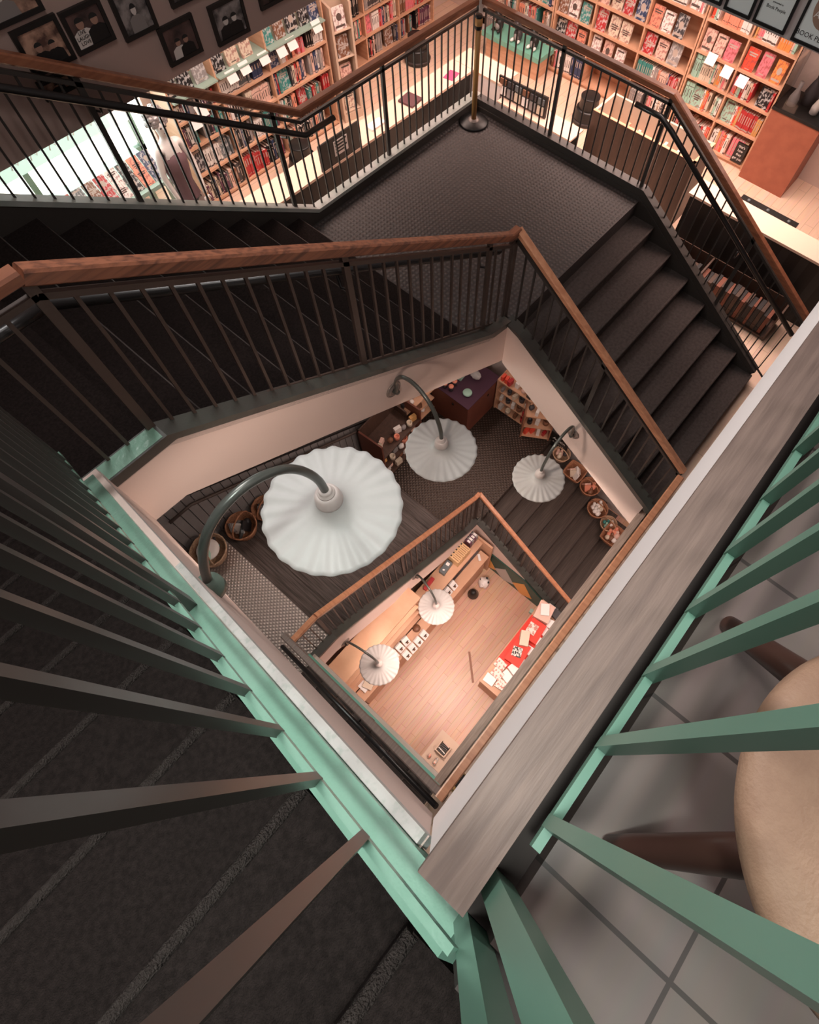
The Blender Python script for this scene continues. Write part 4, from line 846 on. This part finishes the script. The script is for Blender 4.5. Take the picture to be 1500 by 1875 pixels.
def goods(fr, u0, u1, d0, d1, z, n, pal, lab, grp, names=('box', 'tin', 'pouch'), big=.07):
    """small countable goods on one shelf"""
    for i in range(n):
        u = u0 + (i + .5) * (u1 - u0) / n; dd = random.uniform(d0, d1); k = pal[i % len(pal)]; s_ = big * random.uniform(.8, 1.1); kind = names[i % len(names)]
        c = fr.p(u, dd, z)
        if kind in ('tin', 'mug', 'jar'): mb = MB().lathe([(0, 0), (s_*.42, 0), (s_*.45, s_*.9), (s_*.36, s_*.92), (s_*.33, s_*.5), (0, s_*.48)], c + Vector((0, 0, .001)), 16)
        elif kind in ('plush', 'pouch'): mb = MB().blob(c + Vector((0, 0, s_*.42)), (s_*.45, s_*.38, s_*.42), n=6, jit=.14)
        else: mb = MB().cbox(c + Vector((0, 0, s_*.5 + .002)), (s_*.95, s_*.5, s_), random.uniform(-.4, .4))
        solo(kind, mb, M['bk_' + k], '%s %s, %s from the left %s' % (k, kind, ORD[i], lab), kind, grp)
# toy shelf on the left of the landing
frY = Fr((2.27, 2.98, 1.2), Vector((.9, .06, 0)).normalized(), Vector((-.06, .9, 0)).normalized())
t = thing('display_shelf', 'dark cherry shelf unit of mugs and baskets beside the two fluted lamps', 'shelf unit', frY.p(0, 0, 0))
R3 = Matrix((frY.u, frY.d, Vector((0, 0, 1)))).transposed().to_4x4()
def rbox(fr, u0, u1, d0, d1, z0, z1):
    return MB().add([fr.p(u, d, z) for z in (z0, z1) for u, d in ((u0, d0), (u1, d0), (u1, d1), (u0, d1))], [(0,3,2,1),(4,5,6,7),(0,1,5,4),(1,2,6,5),(2,3,7,6),(3,0,4,7)])
part('side_panel', rbox(frY, 0, .025, 0, .42, 0, 1.0), M['cabinet'], t); part('side_panel', rbox(frY, .80, .825, 0, .42, 0, .9), M['cabinet'], t); part('back_panel', rbox(frY, 0, .825, .40, .42, 0, 1.0), M['shelf_dark'], t)
for z in (.05, .36, .66): part('shelf_board', rbox(frY, .025, .80, .0, .40, z - .02, z), M['shelf_dark'], t)
PL = ['cream', 'blush', 'brown', 'salmon', 'white', 'grey', 'cream', 'ochre']
goods(frY, .05, .78, .05, .2, .66, 8, PL, 'on the top level of the cherry shelf unit', 'goods on the cherry shelf unit', ('mug', 'box', 'pouch'), .10)
goods(frY, .05, .78, .03, .16, .36, 7, PL[::-1], 'on the middle level of the cherry shelf unit', 'goods on the cherry shelf unit', ('pouch', 'mug', 'box'), .11)
goods(frY, .05, .78, .02, .14, .05, 7, ['white', 'blush', 'cream', 'brown'], 'on the lowest level of the cherry shelf unit', 'goods on the cherry shelf unit', ('box', 'plush'), .12)
# shelf rows between the cherry unit and the cabinet
frZ = Fr((2.98, 3.20, 1.2), (1, 0, 0), (0, 1, 0))
t = thing('display_shelf', 'pale low shelf of wrapped goods between the cherry unit and the cabinet', 'shelf unit', frZ.p(0, 0, 0))
for z in (.25, .5, .72): part('shelf_board', rbox(frZ, 0, .58, 0, .24, z - .02, z), M['shelf'], t)
part('back_panel', rbox(frZ, 0, .58, .24, .26, 0, .8), M['shelf_dark'], t); part('side_panel', rbox(frZ, -.02, 0, 0, .26, 0, .8), M['shelf_dark'], t)
for k, z in enumerate((.25, .5, .72)): goods(frZ, .02, .56, .05, .14, z, 5, [['white', 'cream', 'charcoal'], ['cream', 'white', 'brown'], ['charcoal', 'white', 'grey']][k], 'on the %s board of the pale low shelf' % ['lowest', 'middle', 'top'][k], 'goods on the pale low shelf', ('box', 'pouch'), .1)
# maple shelf at the right of the landing
frM = Fr((4.27, 2.61, 1.2), Vector((.02, -.85, 0)).normalized(), Vector((.85, .02, 0)).normalized())
t = thing('display_shelf', 'maple gift shelf with white boxes and red packets at the right of the brown landing', 'shelf unit', frM.p(0, 0, 0))
for u in (0, .60): part('side_panel', rbox(frM, u, u + .022, 0, .28, 0, .75), M['shelf'], t)
for z in (.05, .28, .50, .74): part('shelf_board', rbox(frM, .022, .60, 0, .27, z - .018, z), M['shelf'], t)
part('back_panel', rbox(frM, 0, .622, .27, .28, 0, .75), M['shelf'], t)
goods(frM, .03, .22, .05, .10, .742, 3, ['scarlet', 'scarlet', 'crimson'], 'on top of the maple gift shelf', 'goods on the maple gift shelf', ('box',), .10)
goods(frM, .24, .60, .05, .12, .742, 3, ['white', 'blush', 'charcoal'], 'at the right on top of the maple gift shelf', 'goods on the maple gift shelf', ('box', 'plush'), .13)
goods(frM, .04, .58, .03, .08, .50, 5, ['grey', 'charcoal', 'cream', 'charcoal', 'white'], 'on the upper board of the maple gift shelf', 'goods on the maple gift shelf', ('box', 'mug'), .09)
goods(frM, .04, .58, .03, .08, .28, 5, ['white', 'charcoal', 'white', 'brown', 'crimson'], 'on the middle board of the maple gift shelf', 'goods on the maple gift shelf', ('box', 'jar'), .10)
goods(frM, .04, .58, .03, .08, .05, 4, ['white', 'cream', 'brown', 'crimson'], 'on the bottom board of the maple gift shelf', 'goods on the maple gift shelf', ('box', 'tin'), .11)
# corner angled unit
frN = Fr((4.12, 1.98, 1.2), Vector((.25, -.40, 0)).normalized(), Vector((.40, .25, 0)).normalized())
t = thing('display_shelf', 'angled maple shelf unit with dark ornaments at the head of the basket stair', 'shelf unit', frN.p(0, 0, 0))
for u in (0, .42): part('side_panel', rbox(frN, u, u + .022, 0, .30, 0, .62), M['cabinet_m'], t)
for z in (.05, .32, .60): part('shelf_board', rbox(frN, .022, .42, 0, .29, z - .018, z), M['shelf'], t)
part('back_panel', rbox(frN, 0, .442, .29, .30, 0, .62), M['shelf'], t)
goods(frN, .04, .40, .06, .14, .60, 4, ['charcoal', 'white', 'black', 'blush'], 'on top of the angled maple unit', 'goods on the angled unit', ('plush', 'box'), .11)
goods(frN, .04, .40, .05, .10, .32, 3, ['black', 'white', 'brown'], 'on the middle of the angled maple unit', 'goods on the angled unit', ('jar', 'box'), .10)
goods(frN, .04, .40, .05, .10, .05, 4, ['scarlet', 'scarlet', 'white', 'crimson'], 'at the bottom of the angled maple unit', 'goods on the angled unit', ('box',), .10)
# black chalk sign
t = thing('chalk_sign', 'black sign with small white dotted lettering behind the first basket', 'sign', (4.42, 1.45, 1.05))
part('board', MB().prism([(1.30, 1.06), (1.62, 1.06), (1.62, 1.42), (1.30, 1.42)], 0, 4.40, 4.415), M['black'], t)
text('lettering', 'Austin', .085, (4.396, 1.46, 1.30), (0, -1, 0), (0, 0, 1), M['white'], t)
text('lettering', '* * * * * *', .05, (4.396, 1.46, 1.20), (0, -1, 0), (0, 0, 1), M['page'], t)
solo('plush_toy', MB().blob((4.0, 1.52, 1.26), (.045, .04, .06), n=6, jit=.1).blob((4.0, 1.50, 1.345), (.033, .033, .033), n=6), M['bk_blush'], 'small tan plush toy standing at the top of the basket stair behind the third lamp', 'toy')
# baskets
def basket(label, c, r, h, m_, handle=True, rect=False, hang=0.):
    c = Vector(c); t = thing('basket', label, 'basket', c, 'wicker baskets')
    if rect:
        fl = lambda rr, z, a: (rr * (1 / max(abs(math.cos(a)), abs(math.sin(a)))) ** .75, z)
    else: fl = lambda rr, z, a: (rr * (1 + .012 * math.cos(24 * a)), z)
    part('bowl', MB().lathe([(0, 0), (r * .78, 0), (r * .9, h * .5), (r, h), (r * 1.02, h + .006), (r * .93, h), (r * .84, h * .5), (r * .72, .012), (0, .012)], c, 48, flute=fl), m_, t)
    rim = [c + Vector((fl(r * .99, 0, a * PI / 16)[0] * math.cos(a * PI / 16), fl(r * .99, 0, a * PI / 16)[0] * math.sin(a * PI / 16), h + .003)) for a in range(33)]
    part('rim', MB().tube(rim, .009, 8), m_, t)
    if handle:
        hp = [c + Vector((r * .98 * math.cos(a * PI / 12) * math.cos(hang), r * .98 * math.cos(a * PI / 12) * math.sin(hang), h + r * 1.0 * math.sin(a * PI / 12))) for a in range(13)]
        part('handle', MB().tube(hp, .009, 8), m_, t)
    return t
def things_in(c, r, h, specs, lab, grp):
    n = len(specs)
    for i, (kind, k) in enumerate(specs):
        a = 2.4 * i + .6; q = r * .52 * math.sqrt((i + .5) / n); x, y, z = c[0] + q * math.cos(a), c[1] + q * math.sin(a), c[2] + h * .62 + .012 * (i % 3)
        if kind == 'plush': mb = MB().blob((x, y, z), (r * .34, r * .26, r * .24), n=6, jit=.15).blob((x + r*.25, y + r * .12, z + r*.18), r * .17, n=5)
        elif kind == 'ball': mb = MB().blob((x, y, z), r * .25, n=7)
        elif kind == 'disc': mb = MB().lathe([(0, -.01), (r * .62, -.01), (r * .64, 0), (r * .62, .012), (r * .3, .018), (0, .018)], (c[0], c[1], c[2] + h + .01), 28)
        elif kind == 'tube': mb = MB().tube([(x - r*.4*math.cos(a+1), y - r*.4*math.sin(a+1), z + .01), (x + r*.4*math.cos(a+1), y + r*.4*math.sin(a+1), z + .04)], .014, 8)
        else: mb = MB().cbox((x, y, z + .02), (r * .62, r * .16, r * .8), a * .7, (.45, .2))
        solo({'plush': 'plush_toy', 'ball': 'ball', 'disc': 'plate', 'tube': 'pencil_case', 'card': 'card_pack'}[kind], mb, M['bk_' + k], '%s %s, %s item in %s' % (k, {'plush': 'soft toy', 'ball': 'ball', 'disc': 'round plate', 'tube': 'slim tube', 'card': 'packet'}[kind], ORD[i], lab), {'plush': 'toy', 'ball': 'ball', 'disc': 'plate', 'tube': 'tube', 'card': 'packet'}[kind], grp)
z0 = 2.7
basket('pale wicker basket of a round decorated plate beside the pipe of the largest lamp', (-.06, 3.22, 2.72), .19, .16, M['wicker_pale'], hang=1.2)
things_in((-.06, 3.22, 2.72), .19, .16, [('disc', 'white'), ('tube', 'scarlet'), ('tube', 'teal'), ('tube', 'orange'), ('card', 'mint'), ('tube', 'charcoal')], 'the basket with the round plate', 'items in the plate basket')
basket('wicker basket of shiny dark packets behind the curved pipe of the largest lamp', (.36, 3.26, 2.56), .17, .15, M['wicker'], hang=.4)
things_in((.36, 3.26, 2.56), .17, .15, [('ball', 'charcoal'), ('card', 'white'), ('card', 'black'), ('ball', 'grey'), ('card', 'slate'), ('ball', 'black'), ('card', 'grey')], 'the basket of dark packets', 'items in the dark basket')
basket('wicker basket of white packets half hidden by the largest lamp shade', (.70, 3.30, 2.41), .16, .14, M['wicker'], hang=.3)
things_in((.70, 3.30, 2.41), .16, .14, [('card', 'white'), ('card', 'grey'), ('card', 'cream'), ('card', 'charcoal'), ('card', 'white')], 'the basket of white packets', 'items in the white packet basket')
bs = [((4.33, 1.33, 1.05), .13, .11, M['wicker_pale'], [('plush', 'blush'), ('plush', 'cream'), ('ball', 'charcoal'), ('plush', 'blush')], 'pale basket of cream soft toys at the top of the basket stair', False),
      ((4.30, 1.02, .90), .15, .12, M['wicker'], [('card', 'white'), ('card', 'cream'), ('card', 'white'), ('card', 'blush'), ('card', 'white')], 'square-edged basket of upright white booklets', True),
      ((4.32, .72, .75), .155, .12, M['wicker'], [('plush', 'brown'), ('card', 'salmon'), ('plush', 'salmon'), ('card', 'blush'), ('plush', 'brown')], 'orange-brown basket with a folded brown toy', False),
      ((4.24, .44, .45), .16, .13, M['wicker'], [('plush', 'white'), ('plush', 'white'), ('plush', 'cream'), ('plush', 'white'), ('plush', 'white'), ('plush', 'white')], 'basket heaped with fluffy white toys', False),
      ((4.22, .17, .30), .13, .12, M['wicker_pale'], [('plush', 'teal'), ('plush', 'mint'), ('plush', 'white'), ('ball', 'teal')], 'small basket of teal toys next to the white ones', False),
      ((4.10, .0, .30), .17, .14, M['wicker'], [('plush', 'salmon'), ('plush', 'brown'), ('plush', 'blush'), ('plush', 'salmon'), ('ball', 'white'), ('plush', 'salmon'), ('ball', 'cream')], 'lowest basket of salmon coloured toys with white spots', True)]
for c, r, h, m_, sp_, lab, rect in bs:
    basket(lab, c, r, h, m_, handle=not rect, rect=rect, hang=1.5); things_in(c, r, h, sp_, 'the ' + ' '.join(lab.split()[:6]), 'items in the ' + ' '.join(lab.split()[:6]))

# ------------------------------------------------------------------ ground floor seen through the well
t = thing('tall_bookcase', 'orange maple bookcase with a broad top board under the lower left lamp', 'bookcase', (.5, 1.5, 0))
part('top_board', MB().box((-.14, 1.36, 1.78), (1.20, 1.64, 1.82)), M['shelf'], t); part('side_panel', MB().box((-.14, 1.36, 0), (-.11, 1.64, 1.78)), M['shelf'], t); part('side_panel', MB().box((1.17, 1.36, 0), (1.20, 1.64, 1.78)), M['shelf'], t)
part('back_panel', MB().box((-.14, 1.62, 0), (1.20, 1.64, 1.78)), M['shelf'], t)
for z in (.45, .80, 1.13, 1.45): part('shelf_board', MB().box((-.11, 1.37, z - .02), (1.17, 1.62, z)), M['shelf'], t)
t = thing('desk_shelf', 'long orange maple counter along the left side of the ground floor', 'counter', (1.2, 1.35, 0))
part('top_board', MB().box((-.12, 1.20, .76), (2.46, 1.355, .79)), M['shelf'], t); part('front', MB().box((-.10, 1.24, 0), (2.44, 1.26, .76)), M['shelf'], t); part('back_rail', MB().box((1.21, 1.56, 0), (2.50, 1.62, .97)), M['shelf'], t)
part('raised_top', MB().box((1.21, 1.36, .97), (2.50, 1.62, 1.0)), M['shelf'], t); part('end_panel', MB().box((2.50, 1.2, 0), (2.53, 1.62, 1.06)), M['shelf'], t); part('middle_shelf', MB().box((1.21, 1.38, .5), (2.50, 1.56, .52)), M['bk_grey'], t)
for i in range(5):
    tt = thing('carton', 'kraft carton standing on edge on the orange counter, %s from the left of the row' % ORD[i], 'box', (2.02 + i * .055, 1.50, 1.001), 'kraft cartons in a row')
    part('box', MB().cbox((2.02 + i * .055, 1.50, 1.095), (.05, .19, .185)), M['kraft'], tt); part('stamp', MB().cbox((2.02 + i * .055, 1.55, 1.19), (.022, .022, .002)), M['ink'], tt); part('tape', MB().cbox((2.02 + i * .055, 1.47, 1.1885), (.008, .10, .001)), M['bk_brown'], tt)
for i in range(4):
    tt = thing('boxed_set', 'grey striped boxed set with dark end, %s from the left near the inner corner' % ORD[i], 'box', (2.36 + i * .045, 1.53, 1.001), 'grey boxed sets')
    part('box', MB().cbox((2.34 + i * .045, 1.53, 1.085), (.04, .15, .165)), M['bk_grey'] if i % 2 else M['bk_plum'], tt); part('title_patch', MB().cbox((2.34 + i * .045, 1.56, 1.169), (.028, .035, .002)), M['ink'], tt); part('band', MB().cbox((2.34 + i * .045, 1.50, 1.169), (.03, .05, .002)), M['white'], tt)
tt = thing('label_printer', 'small dark grey box device with a white label on the orange counter', 'device', (1.87, 1.52, 1.001)); part('body', MB().cbox((1.87, 1.52, 1.045), (.20, .09, .085), .1), M['bk_slate'], tt); part('label', MB().cbox((1.92, 1.525, 1.0895), (.045, .05, .002), .1), M['white'], tt); part('mark', MB().cbox((1.82, 1.515, 1.0895), (.02, .03, .002), .5), M['white'], tt)
solo('binder', MB().cbox((1.55, 1.55, 1.03), (.20, .05, .055), .1), M['bk_crimson'], 'red binder lying on the orange counter beside the upper small lamp', 'binder')
solo('book', MB().cbox((2.36, 1.30, .80), (.10, .035, .02), .9), M['white'], 'white book leaning on the right end of the orange counter', 'book')
cw = thing('plush_toy', 'white spotted plush cow on the ground floor at the inner corner', 'toy', (2.30, 1.10, 0)); cb = part('body', MB().blob((2.30, 1.10, .10), (.10, .09, .10), n=7, jit=.2), M['white'], cw)
for i in range(4): part('spot', MB().blob((2.30 + .06 * math.cos(i * 1.7), 1.10 + .06 * math.sin(i * 1.7), .17), (.02, .02, .012), n=5), M['ink'], cb)
solo('vase', MB().lathe([(0, 0), (.07, 0), (.085, .06), (.05, .16), (.035, .2), (0, .2)], (2.06, 1.12, 0), 24), M['black'], 'black rounded vase on the ground floor beside the orange counter', 'vase')
wn = 0
for (x0, x1, y, z, hh) in ((.40, .86, 1.30, .792, .16), (.62, 1.06, 1.17, .792, .12), (1.28, 1.76, 1.31, .792, .15)):
    x = x0
    while x < x1:
        mb = MB().cbox((x + .05, y, z + .07), (.095, .03, .13), random.uniform(-.12, .12), (-.75, 0)); tt = thing('white_book', 'white book with small print propped on the orange counter, %s from the lower lamp' % ORD[wn], 'book', (x + .05, y, z), 'white books propped on the counter')
        part('cover', mb, M['white'], tt); part('title_print', MB().cbox((x + .05, y - .022, z + .098), (.05, .003, .012), 0, (-.75, 0)), M['ink'], tt); part('picture_print', MB().cbox((x + .05, y - .035, z + .075), (.028, .003, .025), 0, (-.75, 0)), M['bk_brown'], tt)
        x += .115; wn += 1
for i in range(4): solo('book', MB().cbox((.02 + i * .05, 1.33 - .03 * (i % 2), .81 + .025 * (i % 2)), (.10, .13, .022), .3 * i), M[['white', 'bk_cream', 'white', 'bk_blush'][i]], '%s book lying on the counter end below the grey lamp, %s of four' % (['white', 'cream', 'white', 'blush'][i], ORD[i]), 'book')
for i in range(9): solo('book', MB().cbox((.05 + i * .12, 1.50, 1.455 + .08), (.09, .03, .15), .1, (-.2, 0)), M['bk_' + ['white', 'charcoal', 'white', 'cream'][i % 4]], 'book leaning on the upper board of the tall orange bookcase, %s from the left' % ORD[i], 'book', 'books on the tall orange bookcase')
solo('flower_dish', MB().lathe([(0, 0), (.05, 0), (.055, .03), (0, .03)], (1.02, 1.31, .79), 16), M['bk_brown'], 'round brown patterned dish on the counter left of the upper small lamp', 'dish')
# diamond panel
t = thing('painted_panel', 'dark green wall panel with ochre and grey diamonds under the lower right flight', 'panel', (2.64, .85, 0))
part('board', MB().prism([(.18, .0), (1.50, .0), (1.50, .63), (.60, .63), (.18, .36)], 0, 2.562, 2.58), M['panel_green'], t)
for y, m_ in ((1.27, 'gold'), (.925, 'silver'), (.575, 'gold')):
    part('diamond', MB().prism([(y + .01, .49), (y - .19, .14), (y - .03, .004), (y + .02, .004), (y + .185, .19)], 0, 2.556, 2.562), M[m_], t)
# display table with red boxes
t = thing('display_table', 'long low red and orange table at the right of the ground floor, covered with books', 'table', (1.8, .08, 0))
part('tabletop', MB().box((1.06, -.12, .68), (2.50, .235, .71)), M['shelf'], t); part('cloth', MB().box((1.42, -.08, .711), (2.22, .225, .716)), M['red'], t); part('front', MB().box((1.08, .20, 0), (2.48, .22, .68)), M['shelf'], t); part('end', MB().box((1.08, -.10, 0), (1.10, .20, .68)), M['shelf'], t)
for i, (x, y, sx, sy, sz, rz, m_, lab) in enumerate(((2.33, .11, .26, .22, .14, .2, 'bk_blush', 'blush carton of folded papers at the far end of the red table'), (2.04, .06, .30, .22, .10, .1, 'red', 'red box in the middle of the table holding a decorated card'), (1.66, .05, .32, .22, .10, .1, 'red', 'red box nearer the camera with a patterned black and white card'), (1.86, .10, .20, .12, .17, .5, 'bk_cream', 'cream folded box between the two red boxes'))):
    solo('gift_box', MB().cbox((x, y, .717 + sz / 2), (sx, sy, sz), rz), M[m_], lab, 'box')
pt = mat('patterned_card', (.02, .02, .02), .5, var=(.75, .7, .66), scale=45, lo=.48, hi=.52, detail=2); pt2 = mat('floral_card', (.8, .7, .64), .5, var=(.55, .25, .2), scale=30, lo=.5, hi=.56)
solo('card_pack', MB().cbox((1.66, .07, .829), (.13, .13, .02), .35), pt, 'black and white patterned card lying on the nearer red box', 'card'); solo('card_pack', MB().cbox((2.04, .10, .829), (.15, .13, .02), .1), pt2, 'floral card lying on the farther red box', 'card')
solo('paper_fold', MB().cbox((2.35, .12, .875), (.16, .12, .03), .6), M['white'], 'folded white paper on the blush carton', 'paper')
for i, (x, y, m_) in enumerate(((1.16, .13, 'w'), (1.28, .10, 'p'), (1.20, -.03, 'p'), (1.34, -.02, 'w'), (1.40, .14, 'p'), (1.47, -.04, 'w'), (1.60, -.09, 'w'), (1.80, -.08, 'w'), (1.97, -.08, 'w'), (2.14, -.07, 'w'), (2.28, -.08, 'w'), (2.43, -.05, 'b'), (2.45, .05, 'w'))):
    solo('book', MB().cbox((x, y, .72 + .012 + .01 * (i % 3)), (.12, .15, .024 + .02 * (i % 3)), random.uniform(-.3, .3)), {'w': M['white'], 'p': pt2, 'b': M['bk_charcoal']}[m_], '%s book lying on the display table, %s counted from its near end' % ({'w': 'white', 'p': 'patterned', 'b': 'dark'}[m_], ORD[i]), 'book')
solo('tape_dispenser', MB().cbox((2.28, .26, .60), (.06, .05, .08), .2), M['mint'], 'small mint plastic holder on the edge of the display table', 'holder')
# bin of magazines and teal upholstery
t = thing('magazine_bin', 'open pale bin of black magazines near the bottom corner of the well', 'bin', (.14, .05, 0))
part('base', MB().box((-.14, -.16, 0), (.30, .22, .42)), M['shelf_pale'], t)
part('wall', MB().box((.05, -.02, .42), (.21, -.005, .52)).box((.05, .125, .42), (.21, .14, .52)).box((.05, -.005, .42), (.065, .125, .52)).box((.195, -.005, .42), (.21, .125, .52)), M['shelf_pale'], t)
for i in range(6): solo('magazine', MB().cbox((.08 + i * .022, .06, .47), (.012, .11, .09), random.uniform(-.15, .15)), M[['black', 'bk_white', 'black', 'bk_charcoal', 'black', 'bk_blush'][i]], '%s magazine standing in the open bin, %s from the left' % (['black', 'white', 'black', 'charcoal', 'glossy black', 'blush'][i], ORD[i]), 'magazine', 'magazines in the bin')
for i in range(10):
    a = i * 2.1; solo('trinket', MB().blob((-.03 + .07 * math.cos(a) * (i % 3) / 2, .04 + .12 * math.sin(a) * ((i + 1) % 3) / 2, .445 + .02 * (i % 3)), (.03, .022, .022), n=5, jit=.2), M['bk_' + ['white', 'blush', 'salmon', 'cream', 'grey'][i % 5]], '%s trinket heaped beside the magazine bin, %s of the heap' % (['white', 'blush', 'salmon', 'cream', 'grey'][i % 5], ORD[i]), 'trinket', 'trinkets beside the bin')
solo('easel_leg', MB().sweep([(1.37, .62, .01), (1.07, .30, .02)], .03, .02, up=(0, 0, 1)), M['cabinet_m'], 'thin wooden bar lying on the ground floor before the display table', 'bar')
# small things at the bottom corner of the well
solo('hazard_mat', MB().box((-.10, -.40, F2 + .001), (.05, -.17, F2 + .006)), M['hazard'], 'small yellow and black striped mat on the book floor at the corner', 'mat')
b = MB()
for i in range(9): b.tube([(.05 + i * .15, -.27, F2 + .02), (.12 + i * .15, -.24, F2 + .06), (.2 + i * .15, -.27, F2 + .02)], .012, 6)
solo('garland', b, M['teal'], 'teal bent cord lying behind the orange handrail of the book floor', 'cord')

# ------------------------------------------------------------------ stool on the top floor
t = thing('stool', 'round tan stool with tapered walnut legs on the tiled top floor', 'stool', (.22, -.335, F3))
sx, sy, sz = .20, -.337, 8.48
part('seat', MB().lathe([(0, -.03), (.138, -.03), (.150, -.022), (.156, -.008), (.154, .006), (.143, .013), (.11, .017), (0, .018)], (sx, sy, sz), 96), M['leather'], t)
for tx, ty in ((.052, -.195), (.354, -.178), (.34, -.50), (.03, -.50)):
    d = Vector((tx, ty, F3)); u_ = Vector((sx + (tx - sx) * .38, sy + (ty - sy) * .38, sz - .02))
    part('leg', MB().tube([d + Vector((0, 0, .0)), d + (u_ - d) * .02, d + (u_ - d) * .2, d + (u_ - d) * .6, u_], [.009, .0125, .0145, .018, .020], 20), M['dark_wood'], t)

# ------------------------------------------------------------------ turn the book list into objects: the nearest as things, the distant rest as one mass
camp = Vector((0, 0, 9)); Rm = [rt, dn, fw]
def px(p):
    v = p - camp; c = [r.dot(v) for r in Rm]; return (c[0] / c[2] * F_PX + CX, c[1] / c[2] * F_PX + CY) if c[2] > .1 else (-9e9, 0)
def seen(p):
    x, y = px(p)
    if not (-25 < x < 1525 and -25 < y < 1900): return False
    v = p - camp                                             # hidden by the picture bulkheads
    for ax, val, zmin in ((1, 3.6, 6.8), (0, 4.65, 6.835)):
        if v[ax] > 1e-6:
            k = (val - camp[ax]) / v[ax]
            if 0 < k < 1 and camp.z + v.z * k > zmin + .02: return False
    return True
vis = [b for b in BOOKS if seen(b[4])]
def size(b):
    s_ = b[1].to_scale(); return s_.x * s_.z / (b[4] - camp).length_squared
vis.sort(key=size, reverse=True)
for me, mt, lab, grp, c in vis[:300]:
    o = bpy.data.objects.new('book', me); C.objects.link(o); o.matrix_world = mt; o['label'] = lab; o['category'] = 'book'; o['group'] = grp
rest = vis[300:]
if rest:
    groups = {}
    bm = bmesh.new(); mats = []; 
    for me, mt, lab, grp, c in rest:
        base = len(bm.verts); vs = [bm.verts.new(mt @ v.co) for v in me.vertices]
        for p in me.polygons:
            f = bm.faces.new([vs[i] for i in p.vertices]); m_ = me.materials[p.material_index]
            if m_ not in mats: mats.append(m_)
            f.material_index = mats.index(m_)
    me = bpy.data.meshes.new('books'); bm.to_mesh(me); bm.free()
    for m_ in mats: me.materials.append(m_)
    o = bpy.data.objects.new('books', me); C.objects.link(o); o['kind'] = 'stuff'; o['label'] = 'thin distant book spines filling the far bookcases'; o['category'] = 'books'
print('books visible', len(vis), 'objects', len(bpy.data.objects))
